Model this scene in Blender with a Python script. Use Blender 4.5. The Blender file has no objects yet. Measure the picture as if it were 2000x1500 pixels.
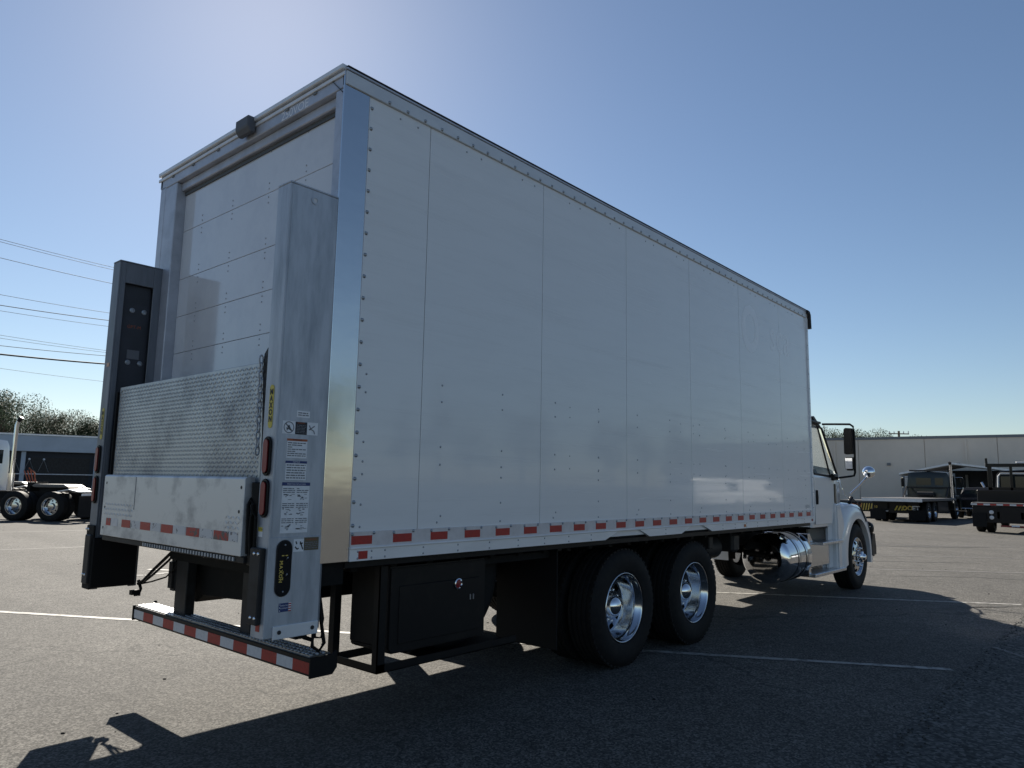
import bpy, bmesh, math, random
from mathutils import Matrix, Vector
random.seed(7)
PI = math.pi
sc = bpy.context.scene
COL = sc.collection
# ------------------------------------------------------------------ camera
YAW, PITCH, ROLL = 0.7192256, 0.1350104, 0.0178209
fw = Vector((math.cos(PITCH)*math.cos(YAW), math.cos(PITCH)*math.sin(YAW), math.sin(PITCH)))
rt = Vector((math.sin(YAW), -math.cos(YAW), 0)); up = rt.cross(fw)
r2 = math.cos(ROLL)*rt + math.sin(ROLL)*up; u2 = -math.sin(ROLL)*rt + math.cos(ROLL)*up
cd = bpy.data.cameras.new('camera'); cam = bpy.data.objects.new('camera', cd); COL.objects.link(cam)
cd.sensor_width = 36; cd.lens = 1416.36/2000*36; cd.clip_start = 0.05; cd.clip_end = 3000
M = Matrix((r2, u2, -fw)).transposed().to_4x4(); M.translation = Vector((-2.3955, -3.4743, 1.5828))
cam.matrix_world = M; sc.camera = cam
# ------------------------------------------------------------------ world, sun, exposure
SUN_EL, SUN_AZ = math.radians(34.5), math.radians(61.5)
w = bpy.data.worlds.new('World'); sc.world = w; w.use_nodes = True
nt = w.node_tree; bg = nt.nodes['Background']
sky = nt.nodes.new('ShaderNodeTexSky'); sky.sky_type = 'NISHITA'; sky.sun_disc = False
sky.sun_elevation = SUN_EL; sky.sun_rotation = PI/2 - SUN_AZ
sky.air_density = 1.0; sky.dust_density = 0.22; sky.ozone_density = 2.5; sky.altitude = 100
nt.links.new(sky.outputs[0], bg.inputs[0]); bg.inputs[1].default_value = 0.052
sd = bpy.data.lights.new('sun', 'SUN'); sd.energy = 5.0; sd.angle = math.radians(0.5); sd.color = (1.0, 0.93, 0.82)
so = bpy.data.objects.new('sun', sd); COL.objects.link(so)
so.rotation_euler = Vector((math.cos(SUN_EL)*math.cos(SUN_AZ), math.cos(SUN_EL)*math.sin(SUN_AZ), math.sin(SUN_EL))).to_track_quat('Z', 'Y').to_euler()
vs = sc.view_settings; vs.view_transform = 'Standard'; vs.look = 'None'; vs.gamma = 1; vs.exposure = 0.90; vs.use_curve_mapping = False
sc.render.resolution_x = 1024; sc.render.resolution_y = 768

# ------------------------------------------------------------------ materials
def mat(name, col, rough=.5, metal=0, spec=.5, coat=0, noise=None, bump=None, trans=0, emit=None, coords='Object', stretch=(1,1,1), aniso=None):
    """noise=(scale, colour2, lo, hi[, detail]); bump=(scale, strength, distance)"""
    m = bpy.data.materials.new(name); m.use_nodes = True
    t = m.node_tree; b = t.nodes['Principled BSDF']
    b.inputs['Base Color'].default_value = (*col, 1); b.inputs['Roughness'].default_value = rough
    b.inputs['Metallic'].default_value = metal; b.inputs['Specular IOR Level'].default_value = spec
    b.inputs['Coat Weight'].default_value = coat; b.inputs['Coat Roughness'].default_value = .04
    b.inputs['Transmission Weight'].default_value = trans
    if emit: b.inputs['Emission Color'].default_value = (*emit, 1); b.inputs['Emission Strength'].default_value = 1
    if noise or bump:
        tc = t.nodes.new('ShaderNodeTexCoord'); mp = t.nodes.new('ShaderNodeMapping'); mp.inputs['Scale'].default_value = stretch
        t.links.new(tc.outputs[coords], mp.inputs[0])
    if noise:
        n = t.nodes.new('ShaderNodeTexNoise'); n.inputs['Scale'].default_value = noise[0]
        n.inputs['Detail'].default_value = noise[4] if len(noise) > 4 else 6; n.inputs['Roughness'].default_value = .65
        r = t.nodes.new('ShaderNodeMapRange'); r.inputs[1].default_value = noise[2]; r.inputs[2].default_value = noise[3]
        mx = t.nodes.new('ShaderNodeMix'); mx.data_type = 'RGBA'
        mx.inputs[6].default_value = (*col, 1); mx.inputs[7].default_value = (*noise[1], 1)
        t.links.new(mp.outputs[0], n.inputs['Vector']); t.links.new(n.outputs[0], r.inputs[0])
        t.links.new(r.outputs[0], mx.inputs[0]); t.links.new(mx.outputs[2], b.inputs['Base Color'])
    if bump:
        n2 = t.nodes.new('ShaderNodeTexNoise'); n2.inputs['Scale'].default_value = bump[0]; n2.inputs['Detail'].default_value = 3
        bp = t.nodes.new('ShaderNodeBump'); bp.inputs['Strength'].default_value = bump[1]; bp.inputs['Distance'].default_value = bump[2]
        t.links.new(mp.outputs[0], n2.inputs['Vector']); t.links.new(n2.outputs[0], bp.inputs['Height']); t.links.new(bp.outputs[0], b.inputs['Normal'])
    return m
MT = {}
MT['panel'] = mat('white_panel_paint', (.78,.79,.80), .22, coat=.5, noise=(2.5, (.74,.75,.76), .45, .75), bump=(1.4, .25, .004), stretch=(.5,.5,2.5))
MT['white'] = mat('white_cab_paint', (.72,.73,.74), .2, coat=.8)
MT['rail'] = mat('aluminium_rail', (.80,.81,.83), .33, .15, noise=(6, (.68,.69,.71), .4, .7), stretch=(.3,1,1))
MT['slate'] = mat('dark_slate_channel', (.045,.05,.065), .5, noise=(4,(.03,.033,.04),.4,.7))
MT['cameragrey'] = mat('camera_housing', (.11,.115,.13), .6)
MT['toprail'] = mat('painted_top_rail', (.66,.68,.70), .35, .15, noise=(5,(.56,.58,.61),.4,.7), stretch=(.3,1,1))
MT['frame'] = mat('galvanised_frame', (.52,.54,.60), .45, .35, noise=(5, (.38,.40,.45), .42, .72), bump=(30,.1,.002))
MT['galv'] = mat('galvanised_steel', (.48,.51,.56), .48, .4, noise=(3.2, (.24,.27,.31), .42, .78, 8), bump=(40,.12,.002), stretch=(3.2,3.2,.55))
MT['galvdark'] = mat('dark_galvanised_steel', (.20,.215,.245), .5, .4, noise=(3.2, (.11,.12,.14), .42, .78, 8), bump=(40,.12,.002), stretch=(3.2,3.2,.55))  # darker galvanised tone for the left column and the edge hinges
MT['stainless'] = mat('stainless_sheet', (.62,.62,.62), .13, 1, bump=(2.0,.22,.010), stretch=(1,1,1.6))
MT['alu'] = mat('worn_aluminium', (.46,.48,.50), .42, .75, noise=(2.6, (.16,.17,.20), .46, .80, 10), bump=(60,.15,.002))
MT['alu2'] = mat('scuffed_ramp_aluminium', (.66,.67,.68), .45, .45, noise=(4.5, (.36,.37,.39), .50, .72, 10), bump=(60,.12,.002), stretch=(1,1,1.4))
MT['door'] = mat('roll_door_white', (.70,.71,.74), .10, coat=.4, noise=(3,(.62,.63,.67),.45,.7))
MT['seam'] = mat('panel_joint', (.10,.11,.12), .7)
MT['rivet'] = mat('rivet_metal', (.33,.35,.38), .3, .7)
MT['black'] = mat('black_paint', (.010,.010,.011), .42, noise=(8,(.018,.017,.016),.5,.8))
MT['dark'] = mat('dark_chassis', (.007,.007,.007), .7, noise=(10,(.016,.014,.012),.5,.8))
MT['post'] = mat('charcoal_steel', (.034,.034,.036), .5, noise=(9,(.020,.019,.018),.4,.7))
MT['rubber'] = mat('tyre_rubber', (.010,.010,.011), .7, noise=(14,(.017,.016,.015),.4,.7), bump=(80,.2,.003))
MT['flap'] = mat('mudflap_rubber', (.007,.007,.008), .6)
MT['chrome'] = mat('polished_chrome', (.78,.79,.81), .06, 1)
MT['rim'] = mat('polished_alloy', (.60,.62,.65), .13, 1)
MT['tread'] = mat('step_tread_aluminium', (.66,.67,.69), .3, .9, noise=(30,(.4,.41,.43),.4,.7))
MT['red'] = mat('red_reflective_tape', (.42,.025,.02), .4, noise=(60,(.30,.02,.02),.45,.7))
MT['whitetape'] = mat('white_reflective_tape', (.66,.66,.68), .4, noise=(40,(.55,.55,.58),.45,.7))
MT['tapetorn'] = mat('scuffed_red_tape', (.42,.03,.025), .45, noise=(26,(.09,.085,.085),.52,.56,5))
MT['tapewhitetorn'] = mat('scuffed_white_tape', (.60,.60,.61), .45, noise=(26,(.16,.16,.17),.56,.59,5))
MT['paletape'] = mat('dirty_white_tape', (.68,.64,.63), .45, noise=(12,(.58,.53,.52),.4,.7))
MT['lens'] = mat('red_lamp_lens', (.22,.012,.016), .38)
MT['amber'] = mat('amber_lens', (.45,.14,.02), .3)
MT['brownlens'] = mat('smoked_lens', (.10,.085,.055), .3)
MT['yellow'] = mat('yellow_badge', (.62,.50,.07), .5)
MT['gold'] = mat('gold_print', (.66,.48,.10), .5)
MT['ink'] = mat('black_ink', (.02,.02,.025), .6)
MT['greyink'] = mat('grey_ink', (.16,.17,.19), .6)
MT['paper'] = mat('white_sticker', (.80,.81,.83), .55, noise=(20,(.70,.71,.74),.4,.7))
MT['orange'] = mat('orange_sticker', (.38,.10,.04), .55)
MT['blue'] = mat('blue_sticker', (.03,.05,.16), .55)
MT['ghost'] = mat('faded_lettering', (.84,.85,.87), .30, coat=.3)
MT['headertext'] = mat('faint_header_lettering', (.80,.81,.85), .5)
MT['glass'] = mat('window_glass', (.75,.85,.88), .02, trans=1.0)
MT['glass'].node_tree.nodes['Principled BSDF'].inputs['IOR'].default_value = 1.1
MT['mirror'] = mat('mirror_glass', (.8,.82,.85), .02, 1)
MT['cable'] = mat('cable_black', (.02,.02,.022), .6)
MT['seat'] = mat('grey_cloth', (.07,.07,.075), .9)
MT['beige'] = mat('tan_hull', (.3,.27,.22), .5)
for k_ in ('black','dark','post','rubber','flap','truckblack_'):
    if k_ in MT: MT[k_].node_tree.nodes['Principled BSDF'].inputs['Specular IOR Level'].default_value = .2
# ---- asphalt: coarse aggregate, patchy tone, hairline cracks
def asphalt(name, base, light, grain=260, rough=.9, bumps=.6):
    m = bpy.data.materials.new(name); m.use_nodes = True; t = m.node_tree; b = t.nodes['Principled BSDF']; L = t.links.new
    N = t.nodes.new
    tc = N('ShaderNodeTexCoord')
    v = N('ShaderNodeTexVoronoi'); v.inputs['Scale'].default_value = grain*.32; v.feature = 'F1'; L(tc.outputs['Object'], v.inputs['Vector'])
    sp = N('ShaderNodeSeparateColor'); L(v.outputs['Color'], sp.inputs[0])
    rp = N('ShaderNodeValToRGB'); rp.color_ramp.elements[0].position = .05; rp.color_ramp.elements[0].color = (base[0]*.38, base[1]*.38, base[2]*.38, 1)
    rp.color_ramp.elements[1].position = 1; rp.color_ramp.elements[1].color = (*light, 1)
    e = rp.color_ramp.elements.new(.55); e.color = (*base, 1)
    L(sp.outputs[0], rp.inputs[0])
    n = N('ShaderNodeTexNoise'); n.inputs['Scale'].default_value = .35; n.inputs['Detail'].default_value = 8; n.inputs['Roughness'].default_value = .6
    L(tc.outputs['Object'], n.inputs['Vector'])
    mr = N('ShaderNodeMapRange'); mr.inputs[1].default_value = .3; mr.inputs[2].default_value = .7; mr.inputs[3].default_value = .82; mr.inputs[4].default_value = 1.15
    L(n.outputs[0], mr.inputs[0])
    n3 = N('ShaderNodeTexNoise'); n3.inputs['Scale'].default_value = 5; n3.inputs['Detail'].default_value = 5; L(tc.outputs['Object'], n3.inputs['Vector'])
    mr3 = N('ShaderNodeMapRange'); mr3.inputs[1].default_value = .35; mr3.inputs[2].default_value = .65; mr3.inputs[3].default_value = .88; mr3.inputs[4].default_value = 1.1
    L(n3.outputs[0], mr3.inputs[0])
    mm = N('ShaderNodeMath'); mm.operation = 'MULTIPLY'; L(mr.outputs[0], mm.inputs[0]); L(mr3.outputs[0], mm.inputs[1])
    # worn bands that run along the lot
    mp = N('ShaderNodeMapping'); mp.inputs['Scale'].default_value = (.9,.045,1); mp.inputs['Rotation'].default_value = (0,0,math.radians(-31)); L(tc.outputs['Object'], mp.inputs[0])
    n4 = N('ShaderNodeTexNoise'); n4.inputs['Scale'].default_value = 1.0; n4.inputs['Detail'].default_value = 6; L(mp.outputs[0], n4.inputs['Vector'])
    mr4 = N('ShaderNodeMapRange'); mr4.inputs[1].default_value = .35; mr4.inputs[2].default_value = .7; mr4.inputs[3].default_value = .88; mr4.inputs[4].default_value = 1.14; L(n4.outputs[0], mr4.inputs[0])
    mm2 = N('ShaderNodeMath'); mm2.operation = 'MULTIPLY'; L(mm.outputs[0], mm2.inputs[0]); L(mr4.outputs[0], mm2.inputs[1])
    # cracks
    vc = N('ShaderNodeTexVoronoi'); vc.feature = 'DISTANCE_TO_EDGE'; vc.inputs['Scale'].default_value = .16
    nz = N('ShaderNodeTexNoise'); nz.inputs['Scale'].default_value = 1.3; nz.inputs['Detail'].default_value = 6; L(tc.outputs['Object'], nz.inputs['Vector'])
    va = N('ShaderNodeVectorMath'); va.operation = 'MULTIPLY_ADD'; va.inputs[1].default_value = (1.4,1.4,0); L(nz.outputs['Color'], va.inputs[0]); L(tc.outputs['Object'], va.inputs[2]); L(va.outputs[0], vc.inputs['Vector'])
    mc = N('ShaderNodeMapRange'); mc.inputs[1].default_value = .0008; mc.inputs[2].default_value = .0034; mc.inputs[3].default_value = .55; mc.inputs[4].default_value = 1.0; L(vc.outputs['Distance'], mc.inputs[0])
    mm3 = N('ShaderNodeMath'); mm3.operation = 'MULTIPLY'; L(mm2.outputs[0], mm3.inputs[0]); L(mc.outputs[0], mm3.inputs[1])
    ns = N('ShaderNodeTexNoise'); ns.inputs['Scale'].default_value = 1.1; ns.inputs['Detail'].default_value = 4; ns.inputs['Roughness'].default_value = .55
    mps = N('ShaderNodeMapping'); mps.inputs['Location'].default_value = (3.3,7.1,0); L(tc.outputs['Object'], mps.inputs[0]); L(mps.outputs[0], ns.inputs['Vector'])
    ms = N('ShaderNodeMapRange'); ms.inputs[1].default_value = .62; ms.inputs[2].default_value = .76; ms.inputs[3].default_value = 1.0; ms.inputs[4].default_value = .72; L(ns.outputs[0], ms.inputs[0])
    mm4 = N('ShaderNodeMath'); mm4.operation = 'MULTIPLY'; L(mm3.outputs[0], mm4.inputs[0]); L(ms.outputs[0], mm4.inputs[1]); mm3 = mm4
    hs = N('ShaderNodeMix'); hs.data_type = 'RGBA'; hs.blend_type = 'MULTIPLY'; hs.inputs[0].default_value = 1
    L(rp.outputs[0], hs.inputs[6]); L(mm3.outputs[0], hs.inputs[7]); L(hs.outputs[2], b.inputs['Base Color'])
    b.inputs['Roughness'].default_value = rough; b.inputs['Specular IOR Level'].default_value = .35
    nb = N('ShaderNodeTexNoise'); nb.inputs['Scale'].default_value = grain*.6; nb.inputs['Detail'].default_value = 2; L(tc.outputs['Object'], nb.inputs['Vector'])
    bp = N('ShaderNodeBump'); bp.inputs['Strength'].default_value = bumps; bp.inputs['Distance'].default_value = .003
    L(nb.outputs[0], bp.inputs['Height']); L(bp.outputs[0], b.inputs['Normal'])
    return m
MT['asphalt'] = asphalt('asphalt_lot', (.076,.071,.063), (.165,.157,.143))
MT['asphalt2'] = asphalt('asphalt_old_strip', (.062,.062,.058), (.15,.146,.135), grain=150, bumps=.9)
MT['line'] = mat('worn_line_paint', (.32,.31,.285), .7, noise=(9,(.12,.115,.105),.47,.60,8))
MT['ground_mark'] = mat('dark_asphalt_mark', (.035,.034,.032), .75, noise=(18,(.06,.057,.052),.42,.6))
MT['line2'] = mat('faded_line_paint', (.15,.145,.135), .75, noise=(5,(.09,.085,.078),.45,.65,8))
MT['wall'] = mat('pale_wall_panel', (.78,.69,.59), .8, noise=(.25,(.68,.60,.51),.4,.7,8))
MT['walltrim'] = mat('wall_trim_grey', (.20,.21,.22), .7)
MT['fascia'] = mat('blue_grey_fascia', (.42,.49,.57), .6, noise=(.5,(.36,.42,.49),.4,.7))
MT['bay'] = mat('dark_bay_cladding', (.035,.04,.05), .7)
MT['leaf'] = mat('foliage', (.045,.072,.032), .7, noise=(.5,(.085,.11,.055),.35,.65,3), coords='Object')
MT['leafdark'] = mat('pine_foliage', (.03,.045,.02), .7, noise=(.6,(.055,.075,.035),.35,.65,3))
MT['bark'] = mat('bark', (.09,.07,.05), .9)
MT['wood'] = mat('pole_wood', (.11,.09,.07), .9)
MT['truckdark'] = mat('dark_green_paint', (.008,.012,.011), .3, coat=.3)
MT['truckblack'] = mat('black_truck_paint', (.006,.006,.008), .4, coat=.2)
MT['greyglass'] = mat('dark_window', (.015,.022,.024), .08, spec=.5)
MT['deckgrey'] = mat('deck_steel', (.13,.125,.12), .55, .3)

MT['truckblack'].node_tree.nodes['Principled BSDF'].inputs['Specular IOR Level'].default_value = .2
MT['bay'].node_tree.nodes['Principled BSDF'].inputs['Specular IOR Level'].default_value = .2
# long faint scuffs along the box side
_t = MT['panel'].node_tree; _b = _t.nodes['Principled BSDF']; _src = _b.inputs['Base Color'].links[0].from_socket
_tc = _t.nodes.new('ShaderNodeTexCoord'); _mp = _t.nodes.new('ShaderNodeMapping'); _mp.inputs['Scale'].default_value = (.35,1,11); _mp.inputs['Rotation'].default_value = (0,.03,0)
_n = _t.nodes.new('ShaderNodeTexNoise'); _n.inputs['Scale'].default_value = 1.6; _n.inputs['Detail'].default_value = 9; _n.inputs['Roughness'].default_value = .7
_r = _t.nodes.new('ShaderNodeMapRange'); _r.inputs[1].default_value = .52; _r.inputs[2].default_value = .72
_m = _t.nodes.new('ShaderNodeMix'); _m.data_type = 'RGBA'; _m.inputs[7].default_value = (.69,.70,.71,1)
_t.links.new(_tc.outputs['Object'],_mp.inputs[0]); _t.links.new(_mp.outputs[0],_n.inputs['Vector']); _t.links.new(_n.outputs[0],_r.inputs[0]); _t.links.new(_r.outputs[0],_m.inputs[0]); _t.links.new(_src,_m.inputs[6]); _t.links.new(_m.outputs[2],_b.inputs['Base Color'])
_rr = _t.nodes.new('ShaderNodeMapRange'); _rr.inputs[1].default_value = .4; _rr.inputs[2].default_value = .7; _rr.inputs[3].default_value = .16; _rr.inputs[4].default_value = .34
_t.links.new(_n.outputs[0],_rr.inputs[0]); _t.links.new(_rr.outputs[0],_b.inputs['Roughness'])
# ------------------------------------------------------------------ mesh helper
def wloc(o):
    v = Vector((0,0,0))
    while o is not None: v += o.location; o = o.parent
    return v
class MB:
    def __init__(s, M=None): s.bm = bmesh.new(); s.M = M
    def _v(s, p):
        p = Vector(p)
        if s.M: p = s.M @ p
        return s.bm.verts.new(p)
    def face(s, pts):
        try: return s.bm.faces.new([s._v(p) for p in pts])
        except ValueError: return None
    def box(s, x0,x1,y0,y1,z0,z1):
        v = [s._v((x,y,z)) for x in (x0,x1) for y in (y0,y1) for z in (z0,z1)]
        for f in ((0,1,3,2),(4,6,7,5),(0,4,5,1),(2,3,7,6),(0,2,6,4),(1,5,7,3)): s.bm.faces.new([v[i] for i in f])
        return s
    def prism(s, poly, axis, a, b):
        """poly in the two other axes (ordered x,y,z minus axis)"""
        def P(q, h):
            if axis == 'x': return (h, q[0], q[1])
            if axis == 'y': return (q[0], h, q[1])
            return (q[0], q[1], h)
        A = [s._v(P(q,a)) for q in poly]; B = [s._v(P(q,b)) for q in poly]; n = len(poly)
        s.bm.faces.new(A[::-1]); s.bm.faces.new(B)
        for i in range(n): s.bm.faces.new((A[i],A[(i+1)%n],B[(i+1)%n],B[i]))
        return s
    def beam(s, p, q, w, h=None):
        """square bar between two points"""
        h = h or w; p = Vector(p); q = Vector(q); d = (q-p).normalized()
        a = d.cross(Vector((0,0,1)));
        if a.length < .01: a = Vector((1,0,0))
        a.normalize(); c = a.cross(d)
        vs_ = [s._v(e + a*i*w/2 + c*j*h/2) for e in (p,q) for i,j in ((-1,-1),(1,-1),(1,1),(-1,1))]
        for f in ((0,1,2,3),(7,6,5,4),(0,4,5,1),(1,5,6,2),(2,6,7,3),(3,7,4,0)): s.bm.faces.new([vs_[i] for i in f])
        return s
    def tube(s, path, r, seg=8, closed=False):
        path = [Vector(p) for p in path]; rings = []; n = len(path)
        for i, p in enumerate(path):
            d = (path[(i+1)%n]-path[i-1]) if closed else (path[min(i+1,n-1)]-path[max(i-1,0)])
            d.normalize(); a = d.cross(Vector((.13,.21,1)));
            if a.length < .05: a = d.cross(Vector((1,0,0)))
            a.normalize(); c = d.cross(a)
            rr = r[i] if isinstance(r, (list,tuple)) else r
            rings.append([s._v(p + (a*math.cos(2*PI*k/seg)+c*math.sin(2*PI*k/seg))*rr) for k in range(seg)])
        m = n if closed else n-1
        for i in range(m):
            A, B = rings[i], rings[(i+1)%n]
            for k in range(seg): s.bm.faces.new((A[k],A[(k+1)%seg],B[(k+1)%seg],B[k]))
        if not closed: s.bm.faces.new(rings[0][::-1]); s.bm.faces.new(rings[-1])
        return s
    def lathe(s, prof, c, ax, seg=32, skip=None, close=True):
        """prof: (radius, offset along ax) list; c centre"""
        ax = Vector(ax).normalized(); c = Vector(c)
        a = ax.cross(Vector((0,0,1)));
        if a.length < .05: a = Vector((1,0,0))
        a.normalize(); b2 = ax.cross(a); rings = []
        for r, t in prof:
            if r < 1e-5: rings.append([s._v(c+ax*t)]*seg)
            else: rings.append([s._v(c+ax*t+(a*math.cos(2*PI*k/seg)+b2*math.sin(2*PI*k/seg))*r) for k in range(seg)])
        for i in range(len(prof)-1):
            for k in range(seg):
                if skip and skip(i,k): continue
                q = []
                for v in (rings[i][k], rings[i][(k+1)%seg], rings[i+1][(k+1)%seg], rings[i+1][k]):
                    if v not in q: q.append(v)
                if len(q) > 2: s.bm.faces.new(q)
        return s
    def disc(s, c, n, r, seg=16): return s.lathe([(0,0),(r,0)], c, n, seg)
    def dome(s, c, n, r, h, seg=6): return s.lathe([(r,0),(r*.7,h*.75),(0,h)], c, n, seg)
    def sphere(s, c, r, seg=16, rz=None):
        return s.lathe([(r*math.sin(PI*i/8), -(rz or r)*math.cos(PI*i/8)) for i in range(9)], c, (0,0,1), seg)
    def build(s, name, m, parent=None, bevel=0, smooth=False, seg=1, kind=None, label=None, at=None):
        bmesh.ops.recalc_face_normals(s.bm, faces=s.bm.faces)
        if bevel:
            es = [e for e in s.bm.edges if len(e.link_faces) == 2 and e.calc_face_angle() > .5]
            bmesh.ops.bevel(s.bm, geom=es, offset=bevel, segments=seg, affect='EDGES', clamp_overlap=True)
        off = wloc(parent) + (Vector(at) if at else Vector((0,0,0)))
        if off.length > 0: bmesh.ops.translate(s.bm, verts=s.bm.verts, vec=-off)
        me = bpy.data.meshes.new(name)
        for f in s.bm.faces: f.smooth = bool(smooth)
        s.bm.to_mesh(me); s.bm.free()
        if smooth and smooth != 'all':
            me.set_sharp_from_angle(angle=math.radians(smooth if smooth is not True else 38))
        me.materials.append(MT[m] if isinstance(m, str) else m)
        o = bpy.data.objects.new(name, me); COL.objects.link(o)
        if at: o.location = at
        if parent: o.parent = parent
        if kind: o['kind'] = kind
        if label: o['label'] = label
        return o
def thing(name, label, cat, loc=(0,0,0), group=None):
    o = bpy.data.objects.new(name, None); COL.objects.link(o); o.location = loc; o.empty_display_size = .3
    o['label'] = label; o['category'] = cat
    if group: o['group'] = group
    return o
def tag(o, label, cat, group=None):
    o['label'] = label; o['category'] = cat
    if group: o['group'] = group
    return o
def copy_tree(o, parent=None):
    c = o.copy(); COL.objects.link(c); c.parent = parent
    for ch in o.children: copy_tree(ch, c)
    return c
RIGHT = Matrix(((1,0,0),(0,0,-1),(0,1,0))).to_4x4()        # text on a face that looks to -y
REAR = Matrix(((0,0,-1),(-1,0,0),(0,1,0))).to_4x4()        # text on a face that looks to -x
def text(body, pos, size, m, parent, face='right', name='lettering', sx=1, spacing=1, bold=0, extra=None):
    cu = bpy.data.curves.new(name, 'FONT'); cu.body = body; cu.size = size; cu.align_x = 'CENTER'; cu.align_y = 'CENTER'
    cu.space_line = spacing; cu.offset = bold; cu.resolution_u = 3
    t = bpy.data.objects.new('tmp', cu); COL.objects.link(t)
    bpy.context.view_layer.update()
    me = bpy.data.meshes.new_from_object(t.evaluated_get(bpy.context.evaluated_depsgraph_get()))
    bpy.data.objects.remove(t); bpy.data.curves.remove(cu)
    T = (RIGHT if face == 'right' else REAR) @ (extra or Matrix.Identity(4)) @ Matrix.Diagonal((sx,1,1,1))
    me.transform(T); me.transform(Matrix.Translation(Vector(pos) - wloc(parent)))
    me.materials.clear(); me.materials.append(MT[m]); me.name = name
    o = bpy.data.objects.new(name, me); COL.objects.link(o); o.parent = parent
    return o

# ------------------------------------------------------------------ ground
def structure(o): o['kind'] = 'structure'; return o
g = MB()
n = 40
def gz(x, y): return 0.0
g.face([(-900,-900,0),(900,-900,0),(900,900,0),(-900,900,0)])
structure(g.build('asphalt_ground', 'asphalt'))
# older coarse strip south of a ragged seam
pts = []; x = -30.0
while x < 60:
    y = -2.10 - .03*(x-3)/5 + random.uniform(-.02,.02)
    pts.append((x, y)); x += .22
g = MB(); g.face([(x_,y_,.004) for x_,y_ in pts] + [(60,-60,.004),(-30,-60,.004)])
structure(g.build('old_asphalt_strip', 'asphalt2'))
# loose crumbs of aggregate along the seam
g = MB()
for i in range(900):
    x_ = random.uniform(-1,12); y_ = -2.12 - abs(random.gauss(0,.10)); r = random.uniform(.003,.009)
    g.lathe([(0,0),(r,r*.1),(r*.7,r*.9),(0,r*1.1)], (x_,y_,.004), (0,0,1), 5)
o = g.build('loose_aggregate', 'asphalt2'); o['kind'] = 'stuff'
g = MB()
for i in range(420):
    x_ = random.uniform(-2,26); y_ = random.uniform(-6,26); r = random.uniform(.004,.015)
    g.lathe([(0,0),(r,r*.1),(r*.8,r*.5),(0,r*.8)], (x_,y_,0), (0,0,1), 5)
o = g.build('scattered_pebbles', 'dark'); o['kind'] = 'stuff'
def line(p, q, wd=.10, name='parking_line', z=.004, m='line'):
    p = Vector((*p,0)); q = Vector((*q,0)); d = (q-p).normalized(); nrm = Vector((-d.y,d.x,0)); L = (q-p).length; k = max(2,int(L/.12))
    a, b = [], []
    for i in range(k+1):
        c = p + d*L*i/k
        a.append(c + nrm*(wd/2+random.uniform(-.007,.007))); b.append(c - nrm*(wd/2+random.uniform(-.007,.007)))
    g = MB(); va = [g._v((v.x,v.y,z)) for v in a]; vb = [g._v((v.x,v.y,z)) for v in b]
    for i in range(k): g.bm.faces.new((va[i],va[i+1],vb[i+1],vb[i]))
    return structure(g.build(name, m))
line((-3.9,13.8), (5.28,-2.02), .085)
line((3.12,9.55), (10.3,-1.98), .09)
line((7.2,9.2), (15.4,-1.75), .10, m='line2')
line((12.3,7.6), (19.3,-1.6), .09, m='line2')
line((17.4,7.0), (24.4,-2.2), .09, m='line2')
line((6.65,-2.14), (5.85,-2.9), .05, z=.008, m='line2')
line((6.2,19.6),(-4,21.6), .10, m='line2'); line((5.0,14.2),(-8,16.6), .10, m='line2')

def ground_mark(pts, wd, name='asphalt_mark'):
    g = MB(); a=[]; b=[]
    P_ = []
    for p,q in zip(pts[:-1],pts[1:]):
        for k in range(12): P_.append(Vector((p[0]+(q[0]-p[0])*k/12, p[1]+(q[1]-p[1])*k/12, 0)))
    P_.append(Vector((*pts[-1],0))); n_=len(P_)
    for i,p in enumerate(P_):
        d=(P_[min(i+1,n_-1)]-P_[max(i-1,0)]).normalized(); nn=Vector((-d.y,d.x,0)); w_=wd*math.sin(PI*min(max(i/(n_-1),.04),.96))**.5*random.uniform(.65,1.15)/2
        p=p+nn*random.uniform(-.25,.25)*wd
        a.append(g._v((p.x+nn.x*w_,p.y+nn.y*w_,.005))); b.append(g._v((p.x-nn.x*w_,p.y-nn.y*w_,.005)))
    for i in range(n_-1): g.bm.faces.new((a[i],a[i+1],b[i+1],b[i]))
    return structure(g.build(name,'ground_mark'))
ground_mark([(2.3,9.2),(2.75,8.8),(3.1,8.9),(3.5,8.5)],.16); ground_mark([(15.0,1.6),(15.8,.6),(16.7,-.5)],.05); ground_mark([(19.4,3.2),(20.7,1.6),(22.2,.1)],.22)  # dark tapering strips laid on the asphalt
ground_mark([(8.9,-1.15),(9.6,-1.6),(10.2,-2.05)],.035); ground_mark([(9.3,-1.3),(9.9,-1.9)],.03); ground_mark([(12.5,.3),(13.6,-.9),(13.9,-1.8)],.04)

# ------------------------------------------------------------------ MAIN TRUCK
T = thing('box_truck', 'large white box truck with a raised steel liftgate on its rear, parked across the foreground', 'box truck', (0,0,0))
L, W, ZB, ZT = 7.84, 2.54, 1.12, 4.06
# cargo box core (slightly inside the skins)
cb = MB().box(.19, L-.01, .012, W-.012, 1.14, ZT-.02).build('cargo_box', 'panel', T)
# side panels: own skins with a gap at each joint
seams = [.185] + [.70+1.2192*i for i in range(6)] + [L-.03]
for i in range(7):
    g = MB().box(seams[i]+.0025, seams[i+1]-.0025, .003, .012, 1.20, 3.96)
    o = g.build('side_panel', 'panel', cb, bevel=.0015)
    g = MB().box(seams[i]+.0025, seams[i+1]-.0025, W-.012, W-.003, 1.20, 3.96); g.build('side_panel', 'panel', cb)
g = MB()
for x in seams[1:-1]: g.box(x-.003, x+.003, .0105, .0118, 1.20, 3.96)
g.build('panel_joint', 'seam', cb)
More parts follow.
